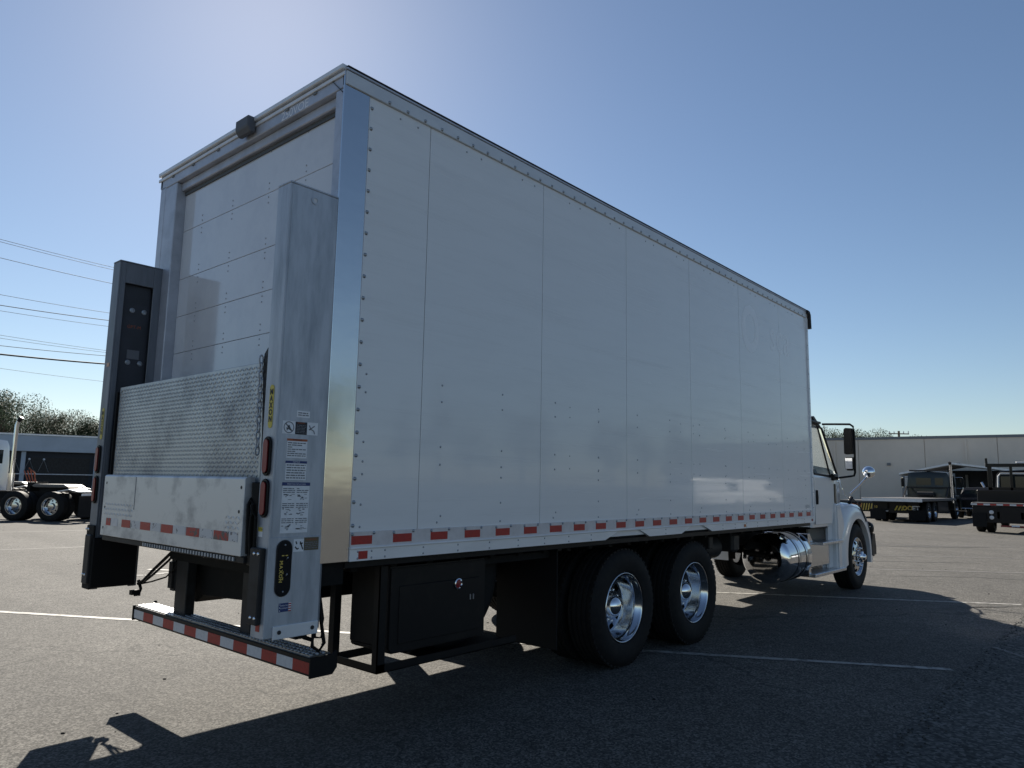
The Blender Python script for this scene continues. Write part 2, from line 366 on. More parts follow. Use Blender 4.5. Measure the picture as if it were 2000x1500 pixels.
# top rail, lip, roof
MB().box(.0, L-.02, -.012, .03, 3.945, 4.035).build('top_rail', 'toprail', cb, bevel=.004)
MB().box(-.005, L, -.018, .05, 4.037, 4.050).build('roof_lip', 'frame', cb, bevel=.002)
MB().box(.0, L, -.020, .05, 4.052, ZT+.004).build('roof_edge', 'post', cb, bevel=.003)
MB().box(.0, L-.02, W-.03, W+.012, 3.945, ZT).build('top_rail', 'frame', cb, bevel=.004)
MB().box(.02, L-.02, .05, W-.03, ZT-.03, ZT+.002).build('roof', 'frame', cb)
MB().tube([(L-.04,-.02,4.03),(L+.01,-.02,4.03),(L+.04,-.02,3.99),(L+.045,-.02,3.9),(L+.05,-.02,3.80)], .030, 8).build('corner_guard', 'post', cb, smooth=True)
MB().box(L-.05, L+.02, -.012, .05, 1.12, 3.945).build('corner_post', 'rail', cb, bevel=.01, seg=2)
MB().box(L-.012, L+.012, .05, W-.05, 1.14, ZT-.02).build('front_wall', 'panel', cb)
# molding, reflective strip backing, bottom rail with wheel cut-outs
MB().box(.185, L-.03, -.008, .006, 1.20, 1.285).build('tape_backing', 'paletape', cb)
MB().box(.185, L-.03, -.018, .004, 1.187, 1.20).build('molding', 'rail', cb, bevel=.003)
zz_ = [(.185,1.12),(2.78,1.12),(2.97,1.183),(3.34,1.183),(3.50,1.12),(4.10,1.12),(4.29,1.183),(4.56,1.183),(4.76,1.12),(L-.03,1.12)]
g = MB()
for (xa,za),(xb,zb_) in zip(zz_[:-1],zz_[1:]): g.prism([(xa,za),(xb,zb_),(xb,1.1868),(xa,1.1868)],'y',-.010,.02)
g.build('bottom_rail','rail',cb)
MB().box(.185, L-.03, W-.02, W+.01, 1.12, 1.1868).build('bottom_rail', 'rail', cb)
for i in range(25):
    x = .192 + .3063*i
    MB().box(x, x+.148, -.0095, -.008, 1.213, 1.262).build('red_reflector', 'red', cb)
MB().box(.245,.31,-.0115,-.0102,1.130,1.175).build('red_reflector','red',cb)
MB().box(5.55,5.60,-.0135,-.0102,1.135,1.165).build('side_marker','amber',cb)
MB().box(7.72,7.77,-.0135,-.0102,1.14,1.17).build('side_marker','lens',cb)
# rivets
g = MB()
def rv(x, z, y=.003, r=.008, h=.005): g.dome((x,y,z), (0,-1,0), r, h)
z = 1.32
i = 0
while z < 3.93: rv(.205, z, r=.013, h=.010); z += .1345
x = .33
while x < L-.1: rv(x, 3.962, -.012, r=.013, h=.009); x += .1524
z = 1.32
while z < 3.9: rv(L-.03, z, -.012, .009, .006); z += .2032
for i in range(25):
    x = .192+.3063*i
    rv(x+.005,1.272,-.009,.011,.007); rv(x+.16,1.276,-.009,.011,.007)
x = .24
while x < L-.1:
    inside = (2.76<x<3.52) or (4.08<x<4.78)
    if not inside: rv(x,1.172,-.010,.007,.004); rv(x,1.134,-.010,.007,.004)
    x += .3048 if x > .4 else .1
for k in range(13):
    x = .255 + .6096*k
    if x > L-.2: break
    for z in (2.21,2.10,1.805,1.69): rv(x + (.012 if k%2 else 0), z)
    if k%2 == 0:
        for z in (1.616,1.44,1.312): rv(x, z)
    else:
        for z in (1.36,1.32): rv(x+.03*(z>1.34), z)
    for z in (3.90,): rv(x+.18, z); rv(x+.33, z)
for x in (2.29,2.70,4.13,4.40,5.15,5.9,6.6,7.3):
    for z in (2.19,2.11,1.80,1.70): rv(x,z,.003,.006,.004)
g.build('rivets', 'rivet', cb, kind='stuff', smooth='all')
# faded lettering high at the front of the side
text('O', (5.90,.002,3.43), .78, 'ghost', cb, sx=.80, name='faded_lettering', bold=.02)
text('sca', (6.82,.002,3.48), .60, 'ghost', cb, sx=.9, name='faded_lettering')
text('JF7215', (7.62,.002,1.335), .055, 'greyink', cb, name='unit_number')
# rear frame
MB().prism([(-.006,1.12),(.183,1.12),(.183,4.035),(-.006,4.035)], 'y', -.002, .012).build('corner_skin', 'stainless', cb, bevel=.002)
MB().box(.0, .19, .0125, .095, 1.12, 3.93).build('rear_post', 'frame', cb, bevel=.006)
MB().box(.0, .19, W-.30, W-.10, 1.12, 3.93).build('rear_post', 'frame', cb, bevel=.006)
MB().box(.0, .19, W-.098, W, 1.12, 3.95).build('rear_post', 'frame', cb, bevel=.008)
MB().box(.0, .19, .0125, W, 3.932, 4.036).build('rear_header', 'frame', cb, bevel=.004)
MB().box(.04, .19, .095, W-.30, 3.865, 3.931).build('rear_header', 'frame', cb, bevel=.006)
MB().box(-.028, .02, .0, W, 4.038, ZT+.012).build('drip_rail', 'rail', cb, bevel=.005)
MB().box(-.012, .0, .0, W+.03, 4.005, 4.03).build('drip_rail', 'rail', cb, bevel=.003)
for y in (.30,.62,1.55,1.95,2.3): MB().box(-.008,-.001,y,y+.035,3.990,4.002).build('header_clip','walltrim',cb)
# marker light box at the middle of the header
MB().prism([(-.075,4.068),(-.01,4.068),(-.01,3.96),(-.045,3.95),(-.075,3.99)], 'y', 1.02, 1.19).build('rear_camera', 'cameragrey', cb, bevel=.008)
text('250VOE', (-.0005,.55,3.965), .085, 'headertext', cb, 'rear', name='header_lettering', sx=1.1)
MB().beam((-.003,.155,4.03),(-.003,.02,3.90),.008,.004).build('corner_weld','seam',cb)
# roll-up door
MB().box(.11, .13, .095, W-.30, 1.14, 3.90).build('door_backing', 'seam', cb)
zs = [3.90,3.53,3.135,2.83,2.535,2.235,1.93,1.63,1.33,1.15]
dz = MB()
for a, b in zip(zs[:-1], zs[1:]):
    MB().box(.08, .109, .096, W-.302, b+.0015, a-.0015).build('door_slat', 'door', cb, bevel=.0015)
    for y in (.5,.95,1.45,1.92):
        for q in (b+.03,b+.07,a-.03,a-.07): dz.dome((.0795,y,q),(-1,0,0),.006,.004)
dz.build('door_bolts','rivet',cb,kind='stuff',smooth='all')
MB().box(.070,.079,.096,W-.302,3.835,3.864).build('header_shadow_strip','seam',cb)  # dark strip puts the shadow gap under the header into colour
# ---- liftgate columns
def column(ys, side):
    """ys = outer face y ; side=+1 extends to +y (right column) / -1"""
    y0, y1 = (ys, ys+.13) if side > 0 else (ys-.13, ys)
    root = MB()
    o = ys + side*.006
    root.box(-.32,-.306,y0,y1,.76,3.22)                 # rear face
    if side > 0: root.box(-.306,.0,y0,y0+.010,.76,3.22)
    else: root.box(-.306,.0,y1-.010,y1,.76,3.22)
    root.prism([(-.322,3.22),(.01,3.22),(.01,3.232),(-.322,3.232)],'y',y0-.002,y1)
    iny = y1 if side > 0 else y0
    root.box(-.306,-.27,min(iny,iny-side*.012),max(iny,iny-side*.012),.76,3.22)
    root.box(-.06,.0,min(iny,iny-side*.012),max(iny,iny-side*.012),.76,3.22)
    root.box(-.27,-.06,min(iny,iny-side*.012),max(iny,iny-side*.012),3.06,3.22)
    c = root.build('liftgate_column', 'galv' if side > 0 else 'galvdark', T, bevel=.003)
    # dark slide inside
    MB().box(-.27,-.06,iny-side*.05,iny-side*.04,.80,3.06).build('slide_channel','slate',c)
    g = MB()
    for z in (2.86,2.45):
        for x in (-.19,-.10): g.lathe([(.009,0),(.020,.001),(.020,.006),(.012,.008),(.011,.004),(0,.004)],(x,iny-side*.04,z),(0,-1 if side<0 else 1,0),12)
    g.build('guide_bolts','rivet',c,smooth=True)
    # edge hinges at the column's front corner
    g = MB()
    for z in (3.17,2.88,2.55,2.24,1.93,1.66,1.37,1.12,.93): g.tube([(.004,ys+side*.004,z-.035),(.004,ys+side*.004,z+.035)],.009,8)
    g.box(.0,.012,min(ys,ys+side*.02),max(ys,ys+side*.02),.78,3.2)
    g.build('edge_hinges','galvdark',c,smooth=True,kind='stuff')
    # lamps on the rear face
    yc = (y0+y1)/2 + (-.005)
    for z0, z1 in ((1.595,1.805),(1.375,1.580)):
        r = .028
        def ov(rr, zz0, zz1): 
            p = [(yc+rr*math.cos(a), zz1-rr+rr*math.sin(a)) for a in [PI*i/8 for i in range(9)]]
            return p + [(yc+rr*math.cos(a), zz0+rr+rr*math.sin(a)) for a in [PI+PI*i/8 for i in range(9)]]
        MB().prism(ov(.036,z0,z1),'x',-.334,-.3205).build('lamp_bezel','black',c,bevel=.003)
        MB().prism(ov(.026,z0+.012,z1-.012),'x',-.342,-.334).build('tail_lamp','lens',c,bevel=.004,seg=2)
    # long yellow badge above the lamps
    yb = yc
    p = [(yb+.021*math.cos(a), 2.085-.021+.021*math.sin(a)) for a in [PI*i/8 for i in range(9)]] + [(yb+.021*math.cos(a), 1.87+.021*math.sin(a)) for a in [PI+PI*i/8 for i in range(9)]]
    b = MB().prism(p,'x',-.3225,-.3205).build('maker_badge','yellow',c)
    for k, ch in enumerate('MAXON'): text(ch, (-.3235,yb,2.045-.037*k), .042, 'ink', c, 'rear', name='badge_letter', bold=.002)
    # black bumper block low on the rear face
    MB().prism([(y0+.02,1.22),(y1+.0,1.22),(y1,.83),(y0+.03,.83)] if side>0 else [(y0+.0,1.15),(y1-.03,1.15),(y1-.03,.80),(y0,.80)],'x',-.352,-.3205).build('bump_block','post',c,bevel=.006)
    g = MB()
    for z in (1.19,.865):
        for q in (.045,.085): g.dome((-.352,y0+q,z),(-1,0,0),.010,.006,8)
    g.build('block_bolts','chrome',c,smooth='all')
    MB().box(-.3225,-.3205,yc-.018,yc+.018,.795,.84).build('red_reflector','red',c)
    return c
cr = column(0.004, 1)
cl = column(2.50, -1)
MB().box(-.3225,-.3205,2.40,2.45,2.40,2.43).build('amber_reflector','amber',cl)
MB().box(-.335,-.02,2.345,2.36,.77,1.13).build('lower_shade_sheet','flap',cl,bevel=.006)  # these two dark sheets put the shade low on this column into colour
MB().box(-.335,-.322,2.36,2.50,.76,1.22).build('lower_shade_sheet','dark',cl,bevel=.006)
text('GPT-M', (-.165,2.4085,2.73), .035, 'orange', cl, 'right', name='channel_lettering')
# white worn sticker in left channel
MB().box(-.20,-.11,2.4095,2.41,2.48,2.55).build('worn_sticker','greyink',cl)
# sight hole at top of right column
MB().lathe([(.013,.001),(.022,.001),(.024,.004),(.014,.004)],(-.16,.004,3.16),(0,-1,0),16).build('sight_hole','galv',cr)
MB().disc((-.16,.0025,3.16),(0,-1,0),.013).build('sight_hole','whitetape',cr)
# weld seam low on the right column, lower wide plate
MB().box(-.325,.0,-.001,.0035,.765,1.275).build('lower_plate','galv',cr,bevel=.002)
MB().box(-.275,-.004,-.010,-.0015,.755,.822).build('foot_plate','rail',cr,bevel=.002)
for x in (-.24,-.04): MB().lathe([(.011,0),(.011,.004),(0,.004)],(x,-.010,.79),(0,-1,0),10).build('foot_bolt','ink',cr)
# control panel (capsule) with gold maker's lettering
def cap(xc, hw, z0, z1, y0, y1, name, m, bev=.0):
    p = [(xc+hw*math.cos(a), z1-hw+hw*math.sin(a)) for a in [PI*i/10 for i in range(11)]] + [(xc+hw*math.cos(a), z0+hw+hw*math.sin(a)) for a in [PI+PI*i/10 for i in range(11)]]
    return MB().prism(p,'y',y0,y1).build(name,m,cr,bevel=bev)
cap(-.232,.047,.968,1.262,-.008,-.0015,'panel_bezel','post',.003)
cap(-.232,.041,.974,1.256,-.012,-.008,'control_panel','flap',.002)
g = MB()
for z in (1.235,.995): g.dome((-.232,-.012,z),(0,-1,0),.005,.003,8)
for z in (1.16,1.075): g.tube([(-.222,-.012,z),(-.222,-.028,z+.012)],.004,6)
g.build('panel_switches','rivet',cr,smooth='all')
for k, ch in enumerate('MAXON'): text(ch, (-.252,-.0128,1.145-.023*k), .026, 'gold', cr, name='panel_lettering', extra=Matrix.Rotation(-PI/2,4,'Z'), bold=.0008)
g = MB(); g.box(-.250,-.236,-.0128,-.0122,1.178,1.183); g.box(-.228,-.214,-.0128,-.0122,1.178,1.183); g.box(-.240,-.236,-.0128,-.0122,1.085,1.10); g.box(-.240,-.236,-.0128,-.0122,1.055,1.07)
g.build('panel_lettering','gold',cr)
# stickers on the right column
Y = .0
def stick(x0,x1,z0,z1,m='paper',d=.0,par=cr,low=False):
    y = (-.0015 if low else .0035) - d
    return MB().box(x0,x1,y-.0006,y,z0,z1).build('sticker',m,par)
def scrib(x0,x1,z0,z1,rows,m='greyink',y=.0022,par=cr,gap=.45):
    g = MB(); h=(z1-z0)/rows
    for r in range(rows):
        a = x0; zc = z1-h*(r+.5)
        while a < x1-.004:
            b = min(x1, a+random.uniform(.008,.03)); g.box(a,b,y-.0003,y,zc-h*gap*.5,zc+h*gap*.5); a = b+.004
            if random.random() < .08: break
    return g.build('sticker_print',m,par)
stick(-.20,-.118,1.915,1.952); scrib(-.192,-.126,1.922,1.946,2)
stick(-.283,-.205,1.822,1.892); stick(-.204,-.132,1.822,1.890,'ink'); stick(-.131,-.062,1.822,1.892)
text('DANGER',(-.168,.0024,1.884),.012,'orange',cr,name='sticker_print'); scrib(-.198,-.138,1.828,1.876,6,'greyink')
g = MB(); c0 = Vector((-.244,.0024,1.857))
for i in range(24):
    a, b = 2*PI*i/24, 2*PI*(i+1)/24
    g.face([c0+Vector((r*math.cos(t),0,r*math.sin(t))) for r,t in ((.027,a),(.032,a),(.032,b),(.027,b))])
g.face([c0+Vector(v) for v in ((-.023,0,.017),(-.018,0,.022),(.023,0,-.017),(.018,0,-.022))])
for a, b in (((-.012,-.018),(.0,.012)),((-.016,-.004),(.010,-.012)),((.0,.012),(.012,-.016))):
    p = c0+Vector((a[0],0,a[1])); q = c0+Vector((b[0],0,b[1])); d=(q-p).normalized(); nn=Vector((-d.z,0,d.x))*.003
    g.face([p+nn,p-nn,q-nn,q+nn])
# falling figure pictogram
c1 = Vector((-.100,.0024,1.857))
for a, b in (((-.018,.018),(-.008,-.002)),((-.008,-.002),(.012,-.012)),((.012,-.012),(.018,-.028)),((-.008,.0),(.016,.016)),((-.02,-.006),(-.008,-.002))):
    p = c1+Vector((a[0],0,a[1])); q = c1+Vector((b[0],0,b[1])); d=(q-p).normalized(); nn=Vector((-d.z,0,d.x))*.003
    g.face([p+nn,p-nn,q-nn,q+nn])
g.build('sticker_print','greyink',cr)
stick(-.250,-.125,1.693,1.795); MB().box(-.250,-.125,.0020,.0028,1.785,1.797).build('sticker_print','orange',cr)
text('WARNING',(-.187,.0016,1.791),.012,'ink',cr,name='sticker_print'); scrib(-.245,-.132,1.70,1.78,7)
stick(-.250,-.122,1.575,1.675); MB().box(-.252,-.120,.0020,.0028,1.665,1.678).build('sticker_print','blue',cr)
text('NOTICE',(-.186,.0016,1.6715),.012,'paper',cr,name='sticker_print'); scrib(-.244,-.128,1.58,1.662,6)
stick(-.262,-.095,1.295,1.560); MB().box(-.264,-.093,.0020,.0028,1.545,1.563).build('sticker_print','blue',cr)
text('OPERATING INSTRUCTIONS',(-.178,.0016,1.5535),.009,'paper',cr,name='sticker_print')
for a, b in ((-.257,-.184),(-.174,-.101)):
    for z in (1.535,1.455,1.375):
        scrib(a,b,z-.03,z,3)
        g = MB()
        for _ in range(9):
            x=random.uniform(a,b-.02); zz=random.uniform(z-.068,z-.035); g.box(x,x+random.uniform(.006,.022),.0019,.0022,zz,zz+random.uniform(.002,.006))
        g.build('sticker_print','greyink',cr)
stick(-.178,-.115,1.195,1.262,'paper',low=True); stick(-.114,-.022,1.200,1.268,'brownlens',low=True)
g = MB()
for a, b in (((-.165,1.25),(-.158,1.235)),((-.168,1.222),(-.155,1.208)),((-.155,1.208),(-.146,1.214)),((-.138,1.248),(-.128,1.225)),((-.140,1.235),(-.122,1.240)),((-.128,1.225),(-.120,1.206))):
    p=Vector((a[0],-.0026,a[1])); q=Vector((b[0],-.0026,b[1])); d=(q-p).normalized(); nn=Vector((-d.z,0,d.x))*.0035
    g.face([p+nn,p-nn,q-nn,q+nn])
g.build('sticker_print','ink',cr)
text('WARNING',(-.068,-.0028,1.256),.014,'orange',cr,name='sticker_print'); scrib(-.108,-.028,1.206,1.246,4,'greyink',y=-.0024)
stick(-.245,-.188,.890,.935,'blue',low=True); stick(-.187,-.172,.890,.935,'paper',low=True)
text('AMERICAN',(-.213,-.0028,.922),.0095,'paper',cr,name='sticker_print'); text('COMPANY',(-.213,-.0028,.908),.0095,'paper',cr,name='sticker_print')
g = MB()
for z in (.928,.9125,.897): g.lathe([(0,0),(.003,0)],(-.239,-.0026,z),(0,-1,0),5)
g.build('sticker_print','paper',cr)
g = MB()
for z in (.893,.905,.917,.929): g.box(-.187,-.172,-.0026,-.0022,z-.003,z+.003)
g.build('sticker_print','red',cr)
# caution label on rear face of column
MB().box(-.3225,-.3205,.07,.112,1.275,1.325).build('sticker','paper',cr); MB().box(-.3235,-.3226,.07,.112,1.303,1.325).build('sticker','yellow',cr)
text('CAUTION',(-.3240,.091,1.314),.010,'ink',cr,'rear',name='sticker_print')
# ---- platform folded up between the columns
def diamond_plate(mb, x, y0, y1, z0, z1, pitch=.025):
    nz = int((z1-z0)/pitch); ny = int((y1-y0)/pitch)
    for j in range(nz):
        for i in range(ny):
            y = y0 + (i+.5)*(y1-y0)/ny; z = z0 + (j+.5)*(z1-z0)/nz
            a = PI/4 if (i+j)%2 else -PI/4
            d = (math.cos(a)*.0145, math.sin(a)*.0145); e = (-math.sin(a)*.0042, math.cos(a)*.0042)
            p = [mb._v((x,y+d[0],z+d[1])), mb._v((x,y+e[0],z+e[1])), mb._v((x,y-d[0],z-d[1])), mb._v((x,y-e[0],z-e[1]))]
            t = mb._v((x-.0035,y,z))
            for k in range(4): mb.bm.faces.new((p[k],p[(k+1)%4],t))
pl = MB().box(-.272,-.235,.225,2.275,1.13,2.235).build('lift_platform','alu',T,bevel=.003)
g = MB(); diamond_plate(g,-.2725,.24,2.26,1.58,2.22); g.build('tread_pattern','alu',pl,kind='stuff')
g = MB()
for y,z in ((2.24,2.20),(.26,2.2)): g.disc((-.273,y,z),(-1,0,0),.010,10)
g.build('plate_holes','ink',pl)
fl = MB().prism([(-.362,1.165),(-.362,1.578),(-.350,1.588),(-.300,1.588),(-.300,1.165)],'y',.212,2.165).build('ramp_flap','alu2',T,bevel=.003,label='lower folded ramp with red and white tape')
g = MB(); diamond_plate(g,-.3622,1.64,2.12,1.30,1.40); diamond_plate(g,-.3622,.24,.40,1.27,1.38)
g.build('tread_pattern','alu2',fl,kind='stuff')
g = MB()
for y,z in ((.245,1.53),(.255,1.40),(.262,1.27+.0),(2.12,1.53),(2.12,1.36),(2.12,1.22)): g.lathe([(0,-.0008),(.010,-.0008)],(-.362,y,z),(1,0,0),10)
g.build('flap_holes','ink',fl)
MB().box(-.3632,-.362,1.62,1.628,1.36,1.575).build('weld_seam','greyink',fl)
# tape on ramp flap: red blocks and torn white ones
yy = [(2.07,1.99,'tapetorn'),(1.985,1.87,'whitetape'),(1.80,1.66,'red'),(1.655,1.50,'tapewhitetorn'),(1.50,1.35,'red'),(1.345,1.20,'tapewhitetorn'),(1.19,1.03,'red'),(1.02,.86,'tapewhitetorn'),(.85,.69,'tapetorn'),(.68,.53,'tapewhitetorn'),(.515,.35,'tapetorn'),(.34,.25,'tapewhitetorn')]
for a, b, m in yy: MB().box(-.3638,-.3624,b,a,1.238,1.288).build('reflective_tape',m,fl)
# lower lip: hinge tube, toothed edge
MB().box(-.345,-.27,.205,2.17,1.128,1.162).build('hinge_beam','post',T,bevel=.004)
g = MB()
for i in range(34): g.box(-.352,-.345,.30+.035*i,.315+.035*i,1.135,1.155)
g.build('hinge_teeth','galv',T,kind='stuff')
MB().tube([(-.30,.17,1.15),(-.30,2.2,1.15)],.018,10).build('hinge_pin','post',T,smooth=True)
# linkage between flap and right column
g = MB()
g.beam((-.31,.175,1.56),(-.30,.165,1.17),.035,.05); g.beam((-.29,.150,1.50),(-.28,.14,1.12),.03,.05); g.box(-.33,-.25,.135,.205,1.12,1.20)
g.build('lift_arm','black',T,bevel=.004)
g = MB()
g.tube([(-.335,.19,1.18),(-.345,.185,1.35),(-.345,.19,1.44),(-.34,.175,1.47),(-.34,.155,1.44),(-.335,.155,1.3),(-.33,.15,1.15)],.010,6)
g.tube([(-.34,.150,1.18),(-.35,.15,1.28),(-.35,.145,1.38),(-.345,.13,1.40),(-.34,.115,1.37),(-.335,.12,1.22)],.009,6)
g.build('hydraulic_hose','dark',T,smooth=True)
MB().beam((-.26,2.31,1.60),(-.26,2.31,1.15),.05).build('lift_arm','black',T,bevel=.004)
# chain beside the platform with guard
MB().prism([(.137,1.78),(.165,1.72),(.205,2.20),(.200,2.27),(.165,2.305),(.137,2.29)],'x',-.305,-.275).build('chain_guard','post',T,bevel=.004)
ch = MB()
for k in range(13):
    z = 2.235-.042*k; yk = .203 - .0015*k
    pa = [(.011*math.cos(a), .026*math.sin(a)) for a in [2*PI*i/12 for i in range(12)]]
    if k%2: ch.tube([(-.318,yk+p[0],z+p[1]) for p in pa],.0048,6,True)
    else: ch.tube([(-.318+p[0],yk,z+p[1]) for p in pa],.0048,6,True)
ch.build('chain','galv',T,smooth='all')
MB().box(-.285,-.27,2.285,2.30,1.60,2.2).build('chain_guard','dark',T)
# ---- extension plate, posts, bumper
for y0,y1 in ((1.715,1.93),(.865,.985)):
    MB().box(.095,.165,y0+ (.04 if y1>1.9 else 0),y1,.585,1.12).build('bumper_post','post',T,bevel=.005)
MB().prism([(1.90,1.10),(1.90,.68),(1.82,.68),(1.73,.735),(1.05,.775),(.99,.76),(.99,1.10)],'x',.20,.62).build('pump_housing','dark',T,bevel=.01)
MB().box(.12,.26,2.03,2.13,.74,.97).build('pump_box','post',T,bevel=.02,seg=2)
bm_ = MB().prism([(.03,.500),(.185,.500),(.185,.585),(.03,.600)],'y',.085,2.44).build('rear_bumper','black',T,bevel=.005,at=None)
MB().box(.045,.178,.12,2.42,.598,.606).build('bumper_step','tread',bm_)
g = MB()
for i in range(60):
    for x in (.07,.11,.15): g.lathe([(.011,0),(.012,.005),(.006,.006),(0,.001)],(x,.15+.038*i,.606),(0,0,1),8)
g.build('step_studs','tread',bm_,kind='stuff')
for e in (.078,2.437): MB().prism([(.02,.495),(.17,.495),(.20,.53),(.20,.615),(.185,.625),(.165,.605),(.02,.605)],'y',e,e+.012).build('bumper_end','black',bm_,bevel=.002)
for i in range(14):
    a = .095 + i*(2.335/14)
    MB().box(.0275,.0295,a,a+2.335/14,.514,.575).build('reflective_stripe','red' if i%2==0 else 'whitetape',bm_)
# loops of hose below both columns
g = MB()
g.tube([(.05,.08,.95),(.07,.07,.80),(.09,.06,.68),(.06,.06,.64),(.02,.07,.67),(.03,.08,.78),(.05,.09,.90)],.011,6)
g.tube([(.08,.12,.98),(.11,.11,.8),(.10,.10,.70),(.05,.09,.71),(.04,.09,.8),(.06,.1,.95)],.008,6)
g.tube([(-.06,.09,.76),(-.02,.09,.72),(.03,.08,.70)],.012,6); g.box(-.10,-.03,.05,.12,.725,.76)
g.build('hydraulic_hose','dark',T,smooth=True)
g = MB()
g.tube([(.10,1.90,1.10),(.08,2.05,1.0),(.05,2.22,.88),(.02,2.30,.80),(.0,2.34,.775)],.012,6)
g.tube([(.13,1.93,1.10),(.11,2.10,.96),(.06,2.25,.84),(.03,2.31,.79)],.009,6)
g.tube([(.09,1.88,1.10),(.12,1.98,.93),(.10,2.10,.84),(.05,2.22,.80),(.01,2.30,.78)],.006,6)
g.tube([(.01,2.36,.80),(.02,2.33,.74),(.0,2.30,.70),(-.03,2.32,.70)],.012,6)
g.box(-.05,.0,2.31,2.36,.70,.735)
g.build('hydraulic_hose','dark',T,smooth=True)
# ---- chassis
g = MB()
for y in (.84,1.62): g.box(.25,10.6,y,y+.08,.78,1.03)
g.build('frame_rail','dark',T)
g = MB()
x = .3
while x < 7.8: g.box(x,x+.05,.13,W-.13,1.04,1.122); x += .305
g.box(.2,7.8,.55,.62,1.03,1.12); g.box(.2,7.8,1.9,1.97,1.03,1.12)
g.build('floor_crossmember','dark',T)
MB().box(.19,L-.02,.03,W-.03,1.124,1.138).build('box_floor','dark',T)
MB().box(.04,.19,.05,1.93,.99,1.12).build('rear_sill','dark',T)
MB().box(.06,.19,1.93,W-.05,1.075,1.12).build('rear_sill','dark',T)
g = MB()
for xw in (3.27,4.59): g.tube([(xw,.3,.5),(xw,2.24,.5)],.085,12); g.sphere((xw,1.27,.52),.22)
g.tube([(10.22,.3,.47),(10.22,2.24,.47)],.06,10)
g.build('axle','dark',T,smooth=True)
g = MB()
for y in (.88,1.66):
    g.prism([(2.9,.62),(3.27,.72),(3.93,.98),(4.59,.72),(4.95,.62),(4.95,.56),(4.59,.64),(3.93,.88),(3.27,.64),(2.9,.56)],'y',y-.05,y+.05)
g.box(3.83,4.03,.8,1.75,.72,.95)
g.build('suspension_beam','dark',T)
MB().tube([(4.6,1.27,.62),(8.2,1.27,.78)],.06,10).build('drive_shaft','dark',T,smooth=True)
MB().lathe([(0,0),(.11,.01),(.13,.05),(.13,.75),(.11,.79),(0,.80)],(5.15,.55,.86),(1,0,0),20).build('air_tank','post',T,smooth=True)
MB().lathe([(0,0),(.11,.01),(.13,.05),(.13,.55),(.11,.59),(0,.60)],(5.4,2.0,.40),(1,0,0),20).build('air_tank','post',T,smooth=True)
MB().box(5.32,5.42,.30,.80,.88,1.02).build('hanger_bracket','post',T,bevel=.01)
MB().box(6.05,6.25,.35,.60,.80,1.02).build('air_dryer','post',T,bevel=.03)
MB().box(5.3,6.0,1.75,2.1,.6,1.0).build('battery_box','post',T,bevel=.01)
MB().tube([(6.2,2.1,.55),(7.8,2.1,.55)],.12,14).build('exhaust_muffler','post',T,smooth=True)
# ---- underbody storage cabinet, guard frame, curved fender, mud flap
sb = MB().prism([(.58,1.05),(.58,.555),(.61,.525),(1.45,.525),(1.45,1.05)],'y',.105,.49).build('storage_cabinet','black',T,bevel=.012,seg=2)
MB().box(.66,1.38,.098,.105,.58,.93).build('cabinet_door','black',sb,bevel=.004)
MB().lathe([(.030,0),(.036,.001),(.036,.010),(.030,.013),(.026,.006)],(1.165,.098,.90),(0,-1,0),20).build('lock_ring','chrome',sb,smooth=True)
MB().lathe([(.026,0),(.026,.006),(.012,.009),(0,.010)],(1.165,.098,.90),(0,-1,0),16).build('lock_centre','lens',sb,smooth=True)
g = MB()
for x in (1.28,1.31): g.box(x,x+.010,.092,.098,.785,.82)
g.build('door_latch','rivet',sb)
g = MB()
g.box(.19,7.8,.035,.075,1.075,1.12)
g.build('side_sill','black',T,bevel=.004)
g = MB()
g.box(.50,.56,.10,.106,.43,1.06); g.box(.50,.506,.10,.15,.43,1.06)
g.box(.50,.55,.545,.551,.43,1.06); g.box(.50,.506,.551,.60,.43,1.06)
g.box(.50,1.78,.10,.106,.43,.48); g.box(.50,1.78,.10,.15,.43,.436)
g.box(.50,.55,.15,.60,.43,.436); g.box(.50,.506,.15,.60,.43,.475)
g.box(.50,1.78,.545,.551,.43,.48); g.box(1.35,1.40,.106,.545,.43,.436)
g.box(.95,1.78,.11,.54,.437,.442)
g.build('guard_frame','black',T)
g = MB(); g.lathe([(.42,0),(.47,.02),(.47,.20),(.42,.22),(.30,.21),(.30,.01),(.42,0)],(1.32,.30,.90),(0,1,0),36); g.build('spare_tyre','rubber',T,smooth=True)
MB().box(1.44,2.23,.15,.85,1.00,1.05).build('chassis_tray','dark',T)
g = MB(); g.box(2.245,2.257,.085,.72,.30,1.08); fl_ = g.build('mud_flap','flap',T,bevel=.003)
MB().box(2.245,2.257,W-.72,W-.085,.30,1.08).build('mud_flap','flap',T,bevel=.003)
MB().box(2.22,2.27,.06,.86,1.06,1.10).build('flap_hanger','black',T)
# inner black side box seen between cabinet and mud flap
MB().box(1.46,1.95,.55,.83,.60,1.03).build('battery_box','dark',T,bevel=.01)
